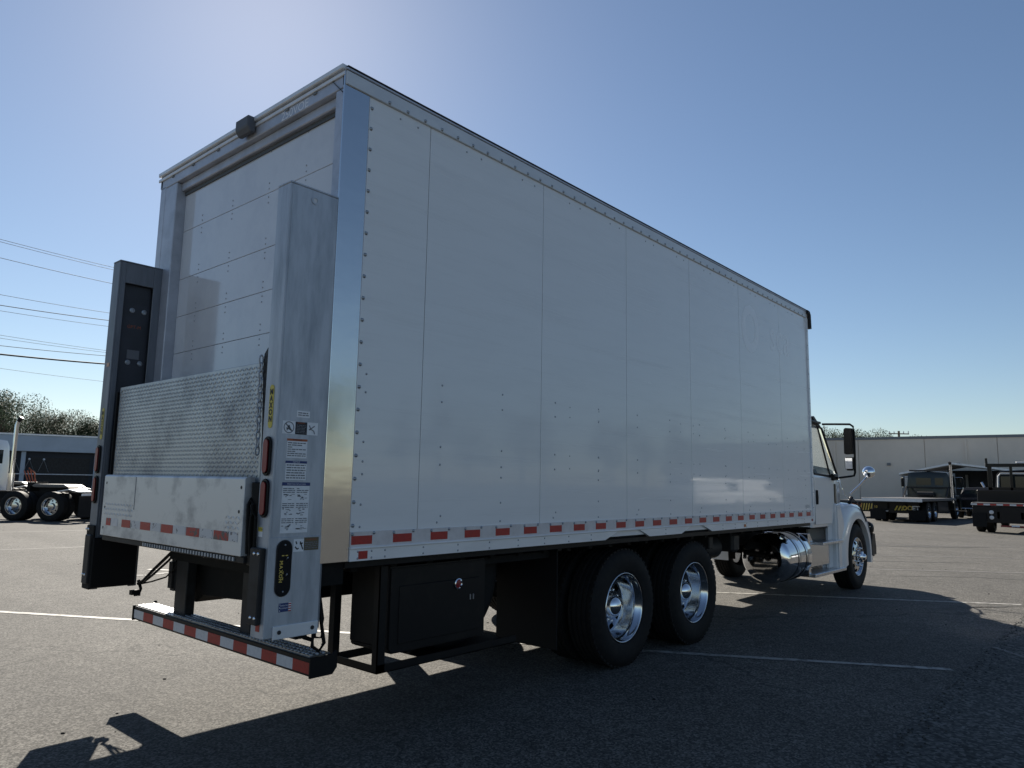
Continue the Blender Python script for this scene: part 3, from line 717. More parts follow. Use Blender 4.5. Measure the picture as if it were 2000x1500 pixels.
# ---- wheels
def wheel(kind, name='wheel', parent=T):
    """axis along -y (outer side), centred at origin; outer sidewall plane at y=0"""
    ax = (0,-1,0); R = .51
    if kind == 'rear':
        p = [(.302,-.02),(.298,-.010),(.292,-.012),(.286,-.022),(.281,-.050),(.268,-.062),(.264,-.10),(.262,-.175),(.250,-.200)]
        d = [(.250,-.200),(.232,-.206),(.210,-.208),(.188,-.208),(.165,-.205),(.130,-.200),(.115,-.195),(.112,-.18)]
    else:
        p = [(.302,-.02),(.297,-.008),(.290,-.012),(.284,-.03),(.268,-.045),(.262,-.05)]
        d = [(.262,-.05),(.245,-.035),(.222,-.024),(.200,-.018),(.178,-.012),(.150,-.004),(.120,.0),(.118,-.01)]
    g = MB(); g.lathe(p, (0,0,0), ax, 60)
    g.lathe(d, (0,0,0), ax, 60, skip=lambda i,k: i in (1,2) and (k%6) in (0,1,2))
    g.lathe([(.26,-.23),(.0,-.23)], (0,0,0), ax, 30)
    w = g.build(name, 'rim', parent, smooth='all')
    def tyre(off=0):
        q = [(.300,-.025),(.315,-.006),(.345,.004),(.40,.010),(.445,.006),(.470,-.004),(.490,-.018),(.503,-.030)]
        b = -.034
        for gi in range(4):
            q += [(.510,b-.004),(.511,b-.034),(.499,b-.038),(.499,b-.047)]; b -= .050
        q += [(.511,b-.004),(.508,-.262),(.490,-.275),(.445,-.292),(.40,-.296),(.345,-.29),(.315,-.28),(.300,-.26)]
        return q
    t = MB(); t.lathe(tyre(), (0,0,0), ax, 72)
    # shoulder lugs
    for k in range(54):
        a = 2*PI*k/54; c, s_ = math.cos(a), math.sin(a)
        for y0 in (.022,.232):
            e = .012
            pts_ = []
            for r in (.496,.513):
                for yy_, da in ((y0,-.035),(y0+.03,-.035),(y0+.03,.035),(y0,.035)):
                    pts_.append(t._v((r*math.cos(a+da), yy_, r*math.sin(a+da))))
            for f in ((4,5,6,7),(0,1,5,4),(1,2,6,5),(2,3,7,6),(3,0,4,7)): t.bm.faces.new([pts_[i] for i in f])
    t.build('tyre', 'rubber', w, smooth=30)
    h = MB()
    if kind == 'rear': h.lathe([(.108,-.20),(.108,-.165),(.102,-.150),(.097,-.120),(.084,-.095),(.062,-.077),(.035,-.064),(0,-.056)], (0,0,0), ax, 40)
    else: h.lathe([(.085,-.02),(.085,.045),(.080,.062),(.066,.070),(.05,.075),(.046,.10),(.030,.112),(0,.115)], (0,0,0), ax, 36)
    h.build('hub_cap', 'chrome', w, smooth='all')
    h = MB()
    for k in range(10):
        a = 2*PI*k/10; r = .142; t0 = -.206 if kind == 'rear' else -.004
        h.lathe([(.017,t0),(.016,t0+.03),(.010,t0+.045),(0,t0+.048)], (r*math.cos(a),0,r*math.sin(a)), ax, 8)
    h.build('lug_nuts', 'chrome', w, smooth='all')
    return w
wr = wheel('rear'); wf = wheel('front')
def put(w, x, y, z=.505, flip=False, first=False, s=1, parent=T):
    c = w if first else copy_tree(w, parent)
    c.location = (x,y,z); c.rotation_euler = (0, random.uniform(0,6), PI if flip else 0)
    if flip: c.rotation_euler = (0,0,PI)
    c.scale = (s,s,s); return c
put(wr, 3.27, .10, first=True); put(wr, 4.59, .10)
put(wf, 10.22, .13, first=True); put(wf, 10.22, W-.13, flip=True)
put(wr, 3.27, W-.10, flip=True); put(wr, 4.59, W-.10, flip=True)
for x in (3.27,4.59):          # inner tyres of the dual pairs
    for y in (.43, W-.13):
        t = wr.children[0] if wr.children[0].name.startswith('tyre') else [c for c in wr.children if 'tyre' in c.name][0]
        c = t.copy(); COL.objects.link(c); c.name = 'inner_tyre'; c.parent = T; c.location = (x,y,.505)
# ---- fuel tank, battery/step box
ft = MB().lathe([(0,0),(.20,.004),(.29,.018),(.318,.045),(.325,.09),(.325,.86),(.318,.90),(0,.93)],(7.14,.42,.65),(1,0,0),48).build('fuel_tank','chrome',T,smooth='all')
for x in (7.50,7.80): MB().lathe([(.327,0),(.331,.002),(.331,.048),(.327,.05)],(x,.42,.65),(1,0,0),48).build('tank_strap','rim',ft,smooth=True)
g = MB()
for x in (7.485,7.555,7.785,7.855): g.lathe([(.327,0),(.329,.001),(.329,.012),(.327,.013)],(x,.42,.65),(1,0,0),48)
g.build('strap_rubber','black',ft,kind='stuff')
MB().lathe([(.05,0),(.05,.03),(0,.03)],(7.35,.27,.94),(0,-.45,1),16).build('filler_cap','chrome',ft,smooth=True)
sbx = MB().box(8.15,9.05,.20,.75,.47,.80).build('battery_step_box','rim',T,bevel=.01)
MB().prism([(8.08,.94),(8.30,.94),(8.42,.82),(8.42,.79),(8.08,.79)],'y',.22,.80).build('step_shroud','rim',T,bevel=.01)
MB().box(8.45,9.36,.09,.36,.775,.815).build('upper_step','tread',T,bevel=.006)
MB().box(8.10,9.46,.09,.40,.355,.40).build('lower_step','tread',T,bevel=.006)
MB().box(8.05,8.13,.16,.75,.36,.95).build('step_bracket','rim',T,bevel=.005)
MB().box(8.9,9.30,.26,.34,.40,.80).build('step_bracket','rim',T)
# ---- cab
def loft(mb, stations, skip=None):
    rings = [[mb._v(p) for p in s_] for s_ in stations]
    for i in range(len(rings)-1):
        n_ = len(rings[i])
        for k in range(n_-1):
            if skip and skip(i,k): continue
            mb.bm.faces.new((rings[i][k],rings[i][k+1],rings[i+1][k+1],rings[i+1][k]))
    return rings
YC = 1.27
def sec(x, zb, belt, ztop, wb=1.09, wt=.93, crown=.07):
    h = [(wb-.02,zb),(wb,zb+.12),(wb+.005,(zb+belt)/2),(wb,belt-.05),(wb-.02,belt),((wt),ztop-.12),(wt-.05,ztop-.04),(wt-.18,ztop),(wt*.4,ztop+crown*.8),(0,ztop+crown)]
    right = [(x,YC-a,b) for a,b in h]; left = [(x,YC+a,b) for a,b in h[-2::-1]]
    return right + left
st = [sec(8.28,1.03,1.78,2.60,1.05,.88,.05), sec(8.33,1.02,1.78,2.66), sec(8.52,1.02,1.78,2.67), sec(9.02,1.02,1.76,2.65), sec(9.18,1.02,1.75,2.60,crown=.05), sec(9.26,1.02,1.745,2.52,wt=.93,crown=.03), sec(9.62,1.02,1.73,1.87,wb=1.07,wt=1.02,crown=.02), sec(9.70,1.02,1.70,1.74,wb=1.04,wt=.99,crown=.01)]
g = MB()
def sk(i,k):
    if k in (4,13) and i in (2,3,4,5): return True       # side windows (and quarter pane)
    if i == 5 and k in (6,7,8,9,10,11): return True       # windscreen
    return False
R_ = loft(g, st, sk)
g.bm.faces.new(R_[0][::-1])
cab = g.build('cab','white',T,smooth=32)
# pillars, glass
def quad(mb, *p): mb.face(p)
for sgn in (1,-1):
    def Yp(a): return YC - sgn*a
    gl = MB(); gl.face([(8.53,Yp(1.065),1.80),(9.58,Yp(1.052),1.77),(9.30,Yp(.945),2.47),(9.15,Yp(.935),2.52),(8.53,Yp(.935),2.54)])
    gl.build('side_window','glass',cab)
    fr = MB()
    fr.tube([(8.50,Yp(1.07),1.79),(9.18,Yp(1.07),1.765),(9.60,Yp(1.06),1.755)],.018,6); fr.tube([(9.60,Yp(1.055),1.76),(9.28,Yp(.945),2.50),(9.12,Yp(.94),2.54),(8.50,Yp(.94),2.56),(8.48,Yp(1.07),1.79)],.020,6)
    fr.tube([(9.22,Yp(1.065),1.77),(9.10,Yp(.945),2.52)],.014,6)
    fr.build('window_frame','black',cab)
ws = MB(); ws.face([(9.27,YC-.86,2.50),(9.27,YC+.86,2.50),(9.61,YC+1.0,1.84),(9.61,YC-1.0,1.84)]); ws.build('windscreen','glass',cab)
MB().prism([(9.02,2.665),(9.12,2.69),(9.42,2.54),(9.40,2.50),(9.1,2.62)],'y',YC-.90,YC+.90).build('sun_visor','black',cab,bevel=.01)
MB().box(8.50,9.20,.298,.33,2.565,2.60).build('rain_visor','black',cab,bevel=.008)
# cab door, handle, vent, grab strip
MB().prism([(8.42,1.06),(9.12,1.06),(9.26,1.3),(9.26,1.74),(8.42,1.74)],'y',.168,.178).build('cab_door','white',cab,bevel=.004)
MB().tube([(8.47,.158,1.35),(8.46,.150,1.44),(8.47,.158,1.55)],.018,8).build('door_handle','black',cab,smooth=True)
MB().prism([(9.30+.032*math.cos(a), (1.60 if math.sin(a)>=0 else 1.31)+.05*math.sin(a)) for a in [2*PI*i/20 for i in range(20)]],'y',.155,.185).build('side_vent','brownlens',cab,bevel=.004)
MB().box(8.32,8.44,.20,.24,1.0,2.4).build('grab_bar','rail',cab) if False else None
g = MB(); g.box(8.45,8.95,.35,.95,1.15,1.85); g.box(8.40,8.6,.35,.95,1.85,2.25); g.box(8.45,8.95,1.6,2.2,1.15,1.85); g.box(8.40,8.6,1.6,2.2,1.85,2.25); g.box(9.3,9.6,.3,2.2,1.4,1.72)
g.build('seats','seat',cab,bevel=.04)
MB().box(8.3,9.65,.22,2.32,1.0,1.16).build('cab_floor','dark',cab)
# lower cab skirt / fairing behind fender
MB().box(9.06,9.42,.205,.26,.40,1.03).build('cab_skirt','white',T,bevel=.01)
# hood
def hs(x, zt, w_, zb, r=.18): 
    h = [(w_,zb),(w_,zt-r-.05),(w_-.03,zt-r*.55),(w_-.10,zt-r*.2),(w_-.22,zt-.02),(w_*.4,zt+.015),(0,zt+.02)]
    return [(x,YC-a,b) for a,b in h] + [(x,YC+a,b) for a,b in h[-2::-1]]
g = MB(); R_ = loft(g, [hs(9.66,1.72,1.00,.95),hs(9.9,1.70,.95,.95),hs(10.3,1.63,.86,.95),hs(10.7,1.52,.76,.95),hs(10.92,1.40,.68,.95),hs(11.02,1.25,.62,.92,.1)])
g.bm.faces.new(R_[-1]); g.build('hood','white',T,smooth=40)
# fenders (one each side), lofted from the arch
def fender(sgn):
    g = MB(); cx, cz = 10.22, .505; rin = .60
    ang = [math.radians(a) for a in range(-12,193,8)]
    outer = {0:(10.98,.72)}
    st_ = []
    for a in ang:
        ix, iz = cx+rin*math.cos(a), max(.36,cz+rin*math.sin(a))
        # outer silhouette radius grows toward rear skirt
        ca, sa = math.cos(a), math.sin(a)
        ro = .74 + (.16*max(0,-ca)) + .06*max(0,ca)
        ox, oz = cx+ro*ca*1.03, max(.36, cz+ro*sa*(1.12))
        if ca < -.5: ox = min(ox, 9.33) if sa < .5 else ox
        ya, yb, yc_, yd = .11, .12, .22, .62
        tmp = [(ix,.20,iz),(ix,ya,iz+.0),(ix+(ox-ix)*.25,ya-.004,iz+(oz-iz)*.25),(ix+(ox-ix)*.7,yb,iz+(oz-iz)*.7),(ix+(ox-ix)*.93,yb+.05,iz+(oz-iz)*.95),(ox,yc_+.03,oz),(ox-.02*ca,yd,oz+.03*sa)]
        st_.append([(x_, (y_ if sgn>0 else W-y_), z_) for x_,y_,z_ in tmp])
    loft(g, st_)
    f = g.build('fender','white',T,smooth=60)
    g = MB(); st2 = []
    for a in ang:
        st2.append([(cx+(rin-.0)*math.cos(a), (y_ if sgn>0 else W-y_), max(.36,cz+(rin)*math.sin(a))) for y_ in (.185,.60)])
    loft(g, st2); g.face([(9.64,.2 if sgn>0 else W-.2,.36),(9.64,.6 if sgn>0 else W-.6,.36),(9.64,.6 if sgn>0 else W-.6,1.2),(9.64,.2 if sgn>0 else W-.2,1.2)])
    g.build('wheel_liner','dark',T)
fender(1); fender(-1)
MB().prism([(9.22,.36),(9.60,.36),(9.62,.75),(9.55,1.1),(9.40,1.36),(9.22,1.36)],'y',.125,.60).build('fender_skirt','white',T,bevel=.03,seg=3)
MB().prism([(10.86,.46),(11.14,.46),(11.16,.60),(11.10,.86),(10.93,.88),(10.86,.7)],'y',.10,W-.10).build('front_bumper','black',T,bevel=.03,seg=2)
MB().lathe([(.0,.09),(.08,.07),(.11,.02),(.11,0)],(10.93,.17,.93),(.6,-.75,0),20).build('turn_signal','black',T,smooth='all')
MB().box(10.98,11.05,.35,.80,.92,1.12).build('headlamp','glass',T,bevel=.02)
MB().prism([(10.35,.50),(10.84,.50),(10.84,.30),(10.75,.22)],'y',.25,.30).build('splash_shield','flap',T)
# mirrors
mr = MB().tube([(9.12,.26,2.555),(9.2,.10,2.555),(9.2,-.12,2.545),(9.2,-.165,2.51),(9.2,-.175,2.43),(9.2,-.172,2.1),(9.2,-.165,1.82),(9.2,-.15,1.775),(9.2,-.10,1.765),(9.28,.14,1.735)],.016,8).build('mirror_arm','black',T,smooth=True)
MB().prism([(-.17,2.10),(-.045,2.09),(-.035,2.11),(-.04,2.475),(-.055,2.49),(-.165,2.48)],'x',9.14,9.27).build('mirror_head','black',mr,bevel=.02,seg=2)
MB().prism([(-.165,1.85),(-.045,1.85),(-.035,1.90),(-.035,2.05),(-.165,2.05)],'x',9.14,9.26).build('mirror_head','black',mr,bevel=.02,seg=2)
MB().box(9.134,9.139,-.150,-.050,1.875,2.035).build('mirror_glass','mirror',mr)
MB().box(9.15,9.34,.12,.20,1.70,1.80).build('mirror_bracket','black',T,bevel=.015)
hm = MB().tube([(10.45,.28,1.50),(10.55,.16,1.64),(10.6,.07,1.76),(10.6,.03,1.82)],.015,8).build('hood_mirror_arm','chrome',T,smooth=True)
MB().lathe([(0,.055),(.05,.045),(.085,.02),(.098,-.02),(.098,-.03),(0,-.03)],(10.6,.02,1.86),(-.9,-.35,.12),28).build('hood_mirror','mirror',hm,smooth='all')
MB().tube([(9.72,.24,1.78),(9.74,.20,1.60),(9.78,.18,1.48),(9.95,.15,1.42)],.010,6).build('cowl_strut','chrome',T,smooth=True)
MB().tube([(9.86,.13,1.36),(9.98,.13,1.44)],.030,8).build('hood_latch','black',T,smooth=True)
MB().tube([(9.98,.118,1.42),(10.25,.115,1.36),(10.45,.108,1.22),(10.62,.105,1.05)],.012,6).build('fender_trim','black',T,smooth=True)

# ------------------------------------------------------------------ BACKGROUND VEHICLES
def place(root, x, y, az):
    root.location = (x,y,0); root.rotation_euler = (0,0,az)
def simple_wheel(parent, x, y, side, R=.50, wd=.28, dual=False, chrome=True, name='wheel'):
    """side -1: outer face looks to -y"""
    ax = (0,side,0)
    t = MB().lathe([(R*.55,-.02),(R*.7,.0),(R*.9,-.005),(R,-.04),(R,-wd+.03),(R*.9,-wd),(R*.55,-wd+.01)],(x,y,R),ax,28)
    if dual: t.lathe([(R*.55,-.02),(R*.7,.0),(R*.9,-.005),(R,-.04),(R,-wd+.03),(R*.9,-wd),(R*.55,-wd+.01)],(x,y-side*(wd+.05),R),ax,28)
    o = t.build(name,'rubber',parent,smooth=35)
    deep = -.14 if dual else -.03
    MB().lathe([(R*.60,-.012),(R*.57,-.012),(R*.52,-.06 if dual else -.03),(R*.50,deep),(R*.24,deep+.01),(R*.2,deep+.07),(0,deep+.08)],(x,y,R),ax,28, skip=lambda i,k: False).build('rim','rim' if chrome else 'post',o,smooth=30)
    h = MB()
    for k in range(8):
        a = 2*PI*k/8; h.disc((x+R*.38*math.cos(a), y+side*(deep+.012), R+R*.38*math.sin(a)),ax,R*.055,8)
    h.build('rim_holes','ink',o)
    return o
# rollback tow truck (local: x forward, right side at y=0, left at +y)
def rollback():
    t = thing('rollback_truck','dark green rollback tow truck with flat steel deck, chrome stack and yellow stripes','tow truck')
    MB().box(-1.0,6.3,-.05,2.65,1.02,1.16).build('deck','deckgrey',t,bevel=.02)
    MB().box(-1.03,-1.0,-.05,2.65,1.0,1.14).build('deck_end','rail',t)
    g = MB(); g.box(0,8.5,.85,.95,.62,.9); g.box(0,8.5,1.65,1.75,.62,.9); g.build('frame_rail','dark',t)
    b = MB().box(.0,.12,.35,2.45,.42,.98).build('tail_board','truckblack',t,bevel=.01)
    g = MB()
    for k in range(3):
        y=1.45-.15*k; g.face([(-.002,y,.56),(-.002,y-.08,.56),(-.002,y-.20,.78),(-.002,y-.12,.78)])
    g.build('yellow_stripes','yellow',b)
    text('OO',(-.002,.86,.67),.30,'gold',b,'rear',name='tow_lettering',bold=.01); text('ET',(-.002,.48,.67),.30,'paper',b,'rear',name='tow_lettering',bold=.01)
    text('10',(-.002,2.30,.70),.16,'gold',b,'rear',name='tow_lettering',bold=.005)
    MB().box(-.005,0,1.72,1.95,.48,.54).build('plate_lamp','paper',b); MB().box(-.005,0,2.15,2.38,.53,.57).build('plate_lamp','lens',b)
    for y in (.0,1.75): MB().box(-.25,-.23,y+.02,y+.75,.10,.60).build('mud_flap','flap',t)
    MB().box(2.3,4.6,.0,.4,.45,.98).build('tool_box','truckblack',t,bevel=.02); MB().box(2.3,4.6,2.2,2.6,.45,.98).build('tool_box','truckblack',t,bevel=.02)
    for x in (.75,2.0):
        for s_,y in ((-1,.05),(1,2.55)): simple_wheel(t,x,y,s_,dual=True)
    for s_,y in ((-1,.12),(1,2.48)): simple_wheel(t,7.3,y,s_)
    # winch frame
    g = MB(); g.beam((5.4,.25,1.16),(6.2,.25,1.75),.06); g.beam((5.4,2.35,1.16),(6.2,2.35,1.75),.06); g.beam((6.2,.25,1.72),(6.2,2.35,1.72),.08); g.tube([(5.7,.9,1.35),(5.7,1.7,1.35)],.14,12)
    g.build('winch_frame','post',t)
    # cab
    g = MB(); st=[]
    for x,zb,zt_,hw in ((5.55+.85,.9,2.35,.95),(5.62+.85,.85,2.55,1.08),(7.2,.8,2.6,1.08),(7.55,.8,2.45,1.05),(7.95,.8,1.75,1.02),(8.8,.8,1.6,.88),(9.1,.75,1.35,.8)):
        h=[(hw,zb),(hw+.02,(zb+zt_)/2),(hw-.06,zt_-.15),(hw-.16,zt_),(0,zt_+.06)]
        st.append([(x,1.3-a,b_) for a,b_ in h]+[(x,1.3+a,b_) for a,b_ in h[-2::-1]])
    R_=loft(g,st); g.bm.faces.new(R_[0][::-1]); g.bm.faces.new(R_[-1])
    c=g.build('cab','truckdark',t,smooth=35)
    for y0,y1 in ((.55,.95),(1.15,1.9)): MB().box(6.39,6.398,y0,y1,1.85,2.25).build('rear_window','greyglass',c)
    MB().prism([(6.75,1.75),(7.45,1.75),(7.6,1.8),(7.40,2.35),(6.75,2.4)],'y',.195,.205).build('side_window','greyglass',c)
    g=MB()
    for s_ in (0,1):
        cx=7.3; y0=(.0 if s_==0 else 2.15)
        p=[(cx+.62*math.cos(a),.5+.62*math.sin(a)) for a in [PI*i/10 for i in range(11)]]+[(cx-.9,.5),(cx-.9,1.0),(cx-.6,1.3),(cx+.5,1.3),(cx+1.0,1.1),(cx+1.1,.7),(cx+.8,.5)]
        MB().prism(p,'y',y0+.05,y0+.45).build('fender','truckdark',t,bevel=.03)
    s=MB().tube([(6.25,.12,.9),(6.25,.12,2.85),(6.20,.12,3.02)],.07,12).build('exhaust_stack','chrome',t,smooth=True)
    MB().tube([(6.20,.12,3.02),(6.12,.12,3.10)],.075,10).build('stack_tip','black',s)
    MB().tube([(7.3,.1,2.3),(7.3,-.22,2.3),(7.3,-.22,1.7),(7.3,.1,1.7)],.02,6).build('mirror_arm','chrome',t)
    MB().box(7.25,7.35,-.30,-.14,1.75,2.25).build('mirror_head','black',t,bevel=.02); MB().box(7.25,7.35,2.74,2.90,1.75,2.25).build('mirror_head','black',t,bevel=.02)
    MB().tube([(7.3,2.5,2.3),(7.3,2.82,2.3),(7.3,2.82,1.7)],.02,6).build('mirror_arm','chrome',t)
    MB().box(6.4,6.7,.35,2.25,2.62,2.70).build('light_bar','post',t,bevel=.02)
    return t
ra = rollback(); place(ra, 37.6, 4.75, math.radians(-1))
# black truck with headboard on the right edge
def black_truck():
    t = thing('flatbed_truck','black flatbed truck seen from behind with headboard and red white tape, at the right edge','truck')
    MB().box(-.02,5.2,-.0,2.5,1.02,1.14).build('deck','deckgrey',t,bevel=.02)
    b=MB().box(.0,.14,.02,2.48,.38,1.0).build('tail_board','truckblack',t,bevel=.01)
    for i in range(12): MB().box(-.026,-.0205,.0+.21*i,.21*(i+1),1.04,1.10).build('reflective_tape','whitetape' if i%2 else 'red',t)
    g=MB()
    for y in (.66,1.86):
        for z in (.58,.78): g.lathe([(0,.03),(.06,.028),(.075,.02),(.075,0),(0,0)],(-.001,y,z),(-1,0,0),16)
    g.build('round_lamps','whitetape',b,smooth='all',kind='stuff')
    for y in (.0,2.02): MB().box(-.1,-.08,y,y+.46,.22,.75).build('mud_flap','flap',t)
    MB().box(-.11,-.10,.02,.68,.20,.225).build('flap_trim','rail',t)
    MB().box(.05,.08,.85,1.6,.24,.30).build('hitch_plate','lens',t); MB().box(.03,.05,1.0,1.25,.26,.32).build('licence_plate','paper',t)
    for s_,y in ((-1,.02),(1,2.48)): simple_wheel(t,.8,y,s_,R=.47,dual=True,chrome=False)
    for s_,y in ((-1,.10),(1,2.40)): simple_wheel(t,6.4,y,s_,R=.47)
    g=MB(); g.box(0,6.8,.85,.93,.55,.8); g.box(0,6.8,1.6,1.68,.55,.8); g.build('frame_rail','dark',t)
    # side boxes and headboard
    MB().box(1.2,3.9,.02,2.48,1.14,1.62).build('tool_body','truckblack',t,bevel=.02)
    g=MB(); g.box(4.2,4.3,.0,.16,1.14,2.75); g.box(4.2,4.3,2.34,2.5,1.14,2.75); g.box(4.18,4.32,-.06,2.56,2.62,2.76); g.box(4.2,4.3,.80,.92,1.14,2.7); g.box(4.2,4.3,1.6,1.7,1.14,2.7); g.box(4.2,4.3,0,2.5,1.14,1.75); g.box(4.2,4.3,2.48,2.56,2.6,3.0)
    g.build('headboard','truckblack',t,bevel=.01)
    MB().box(4.2,4.35,.9,1.45,2.765,2.84).build('beacon','whitetape',t,bevel=.02)
    MB().tube([(4.3,2.66,1.75),(4.35,2.76,1.95)],.05,8).build('work_lamp','chrome',t)
    g=MB(); st=[]
    for x,zb,zt_,hw in ((4.6,.8,2.3,.98),(4.68,.75,2.45,1.05),(5.7,.7,2.5,1.05),(6.05,.7,2.4,1.02),(6.5,.7,1.7,1.0),(7.5,.7,1.5,.9)):
        h=[(hw,zb),(hw+.02,(zb+zt_)/2),(hw-.06,zt_-.15),(hw-.16,zt_),(0,zt_+.05)]
        st.append([(x,1.25-a,b_) for a,b_ in h]+[(x,1.25+a,b_) for a,b_ in h[-2::-1]])
    R_=loft(g,st); g.bm.faces.new(R_[0][::-1]); g.bm.faces.new(R_[-1]); c=g.build('cab','truckblack',t,smooth=35)
    MB().box(4.585,4.597,.42,2.08,1.58,2.22).build('rear_window','greyglass',c)
    MB().tube([(4.57,2.20,1.5),(4.57,2.16,2.22),(4.57,2.08,2.34),(4.57,.42,2.34),(4.57,.34,2.22),(4.57,.30,1.5)],.04,8).build('window_trim','white',c)
    return t
bt = black_truck(); place(bt, 30.9, -.68, 0)
# dark pickup between them
def pickup():
    t=thing('dark_pickup','dark pickup parked behind the rollback, only its tail showing beside the black truck','pickup')
    g=MB(); st=[]
    for x,zb,zt_,hw in ((0,.5,1.05,.88),(.08,.42,1.15,.95),(1.9,.4,1.15,.96),(1.95,.4,1.55,.92),(2.2,.4,1.75,.90),(3.4,.4,1.78,.88),(4.1,.4,1.2,.94),(5.1,.4,1.05,.9),(5.35,.45,.8,.8)):
        h=[(hw,zb),(hw+.02,zb+.3),(hw-.02,zt_-.18),(hw-.14,zt_),(0,zt_+.02)]
        st.append([(x,-a,b_) for a,b_ in h]+[(x,a,b_) for a,b_ in h[-2::-1]])
    R_=loft(g,st); g.bm.faces.new(R_[0][::-1]); g.bm.faces.new(R_[-1]); c=g.build('body','truckblack',t,smooth=30)
    MB().box(1.93,2.05,-.7,.7,1.25,1.62).build('rear_window','greyglass',c)
    for y in (-.86,.80): MB().box(-.015,.03,y,y+.07,.72,1.0).build('tail_lamp','lens',c)
    MB().box(-.14,-.02,-.85,.85,.42,.60).build('rear_bumper','chrome',t,bevel=.02)
    for x in (1.1,4.3):
        for s_,y in ((-1,-.96),(1,.96)): simple_wheel(t,x,y,s_,R=.37,wd=.24)
    return t
pu = pickup(); place(pu, 46.5, 4.15, math.radians(2))
# equipment trailer further back with orange yellow boards
t = thing('equipment_trailer','low trailer with orange and yellow marked box left of the rollback deck','trailer',(41,8.6,0))
MB().box(41,45,7.9,9.9,.75,.95).build('bed','deckgrey',t); b=MB().box(40.9,41,7.75,9.8,.36,.86).build('marker_board','truckblack',t)
g=MB()
for k in range(6): g.prism([(8.0+.13*k,.42),(8.06+.13*k,.42),(7.98+.13*k,.80),(7.92+.13*k,.80)],'x',40.885,40.899)
g.build('hazard_stripes','gold',b)
text('OX',(40.88,8.9,.6),.42,'orange',b,'rear',name='trailer_lettering',bold=.01)
for s_,y in ((-1,7.95),(1,9.85)): 
    simple_wheel(t,42.9,y,s_,R=.36,wd=.22)
# ---- semi tractors on the left (local x forward, right side y=0)
def tractor():
    t = thing('semi_tractor','x','semi truck')
    g=MB(); g.box(0,8.6,.80,.88,.72,.98); g.box(0,8.6,1.60,1.68,.72,.98); g.box(.0,.08,.80,1.68,.72,.98); g.build('frame_rail','dark',t)
    for x in (1.15,2.47):
        for s_,y in ((-1,.02),(1,2.42)): simple_wheel(t,x,y,s_,dual=True)
    for s_,y in ((-1,.1),(1,2.34)): simple_wheel(t,7.9,y,s_)
    f=MB().prism([(1.35,1.12),(2.35,1.12),(2.45,1.18),(2.35,1.24),(1.25,1.24),(1.05,1.14)],'y',.75,1.7).build('fifth_wheel','deckgrey',t,bevel=.02)
    g=MB(); g.box(1.5,2.2,.85,1.6,.98,1.12); g.box(2.5,2.6,.75,1.7,.98,1.3); g.build('fifth_wheel_mount','dark',t)
    g=MB(); g.prism([(.15,1.02),(.55,1.10),(.95,1.02),(.95,.99),(.55,1.07),(.15,.99)],'y',.05,.7); g.prism([(.15,1.02),(.55,1.10),(.95,1.02),(.95,.99),(.55,1.07),(.15,.99)],'y',1.75,2.4); g.box(-.02,.02,.0,2.45,.88,.95)
    g.build('quarter_fender','rail',t)
    for y in (.02,1.80): MB().box(.10,.12,y,y+.62,.15,.88).build('mud_flap','flap',t)
    g=MB(); g.tube([(2.7,1.2,1.0),(2.75,1.2,1.6),(3.0,1.2,1.8)],.02,6)
    for k in range(4): g.tube([(3.05,.9+.15*k,1.7),(2.85,.95+.12*k,1.2),(2.6,1.0+.1*k,1.25),(2.3,1.1+.08*k,1.1)],.018,6)
    g.build('air_lines','orange',t)
    MB().lathe([(0,0),(.28,.02),(.30,.06),(.30,1.3),(0,1.34)],(4.95,.33,.62),(1,0,0),24).build('fuel_tank','chrome',t,smooth=True)
    g=MB(); st=[]
    for x,zb,zt_,hw in ((4.65,.95,2.65,1.0),(4.7,.9,2.8,1.12),(6.15,.85,2.85,1.12),(6.55,.85,2.7,1.08),(7.05,.85,1.95,1.05),(8.45,.85,1.75,.8),(8.65,.8,1.5,.7)):
        h=[(hw,zb),(hw+.02,(zb+zt_)/2),(hw-.06,zt_-.2),(hw-.18,zt_),(0,zt_+.06)]
        st.append([(x,1.22-a,b_) for a,b_ in h]+[(x,1.22+a,b_) for a,b_ in h[-2::-1]])
    R_=loft(g,st); g.bm.faces.new(R_[0][::-1]); g.bm.faces.new(R_[-1]); c=g.build('cab','white',t,smooth=35)
    MB().box(4.635,4.648,.5,1.9,1.95,2.45).build('rear_window','greyglass',c)
    MB().prism([(5.55,1.9),(6.5,1.9),(6.35,2.5),(5.55,2.55)],'y',.075,.085).build('side_window','greyglass',c)
    s=MB().tube([(2.72,2.32,1.0),(2.72,2.32,1.6)],.10,12).tube([(2.72,2.32,1.6),(2.72,2.32,3.25),(2.65,2.32,3.42)],.065,12).build('exhaust_stack','chrome',t,smooth=True)
    MB().tube([(2.67,2.32,3.38),(2.57,2.32,3.52)],.07,10).build('stack_tip','black',s)
    g=MB()
    for k in range(2):
        p=[(7.9+.62*math.cos(a),.5+.62*math.sin(a)) for a in [PI*i/10 for i in range(11)]]+[(7.05,.5),(7.15,1.2),(7.65,1.4),(8.45,1.35),(8.95,1.0),(8.85,.5)]
        MB().prism(p,'y',.03+1.98*k,.42+1.98*k).build('fender','white',t,bevel=.03)
    return t
tr = tractor(); tr['label']='white day-cab semi tractor with chrome stack at the left edge, bare tandem wheels'; tr['group']='semi tractors in the left background'
place(tr, 8.69, 25.07, math.radians(126))
t2 = copy_tree(tr); t2['label']='semi tractor facing the other way, only its rear wheels showing beside the liftgate'; place(t2, 7.36, 28.05, math.radians(-22))
t3 = copy_tree(tr); t3['label']='semi tractor in the second row, seen over the wheels of the white one'; place(t3, 9.6, 33.2, math.radians(126))

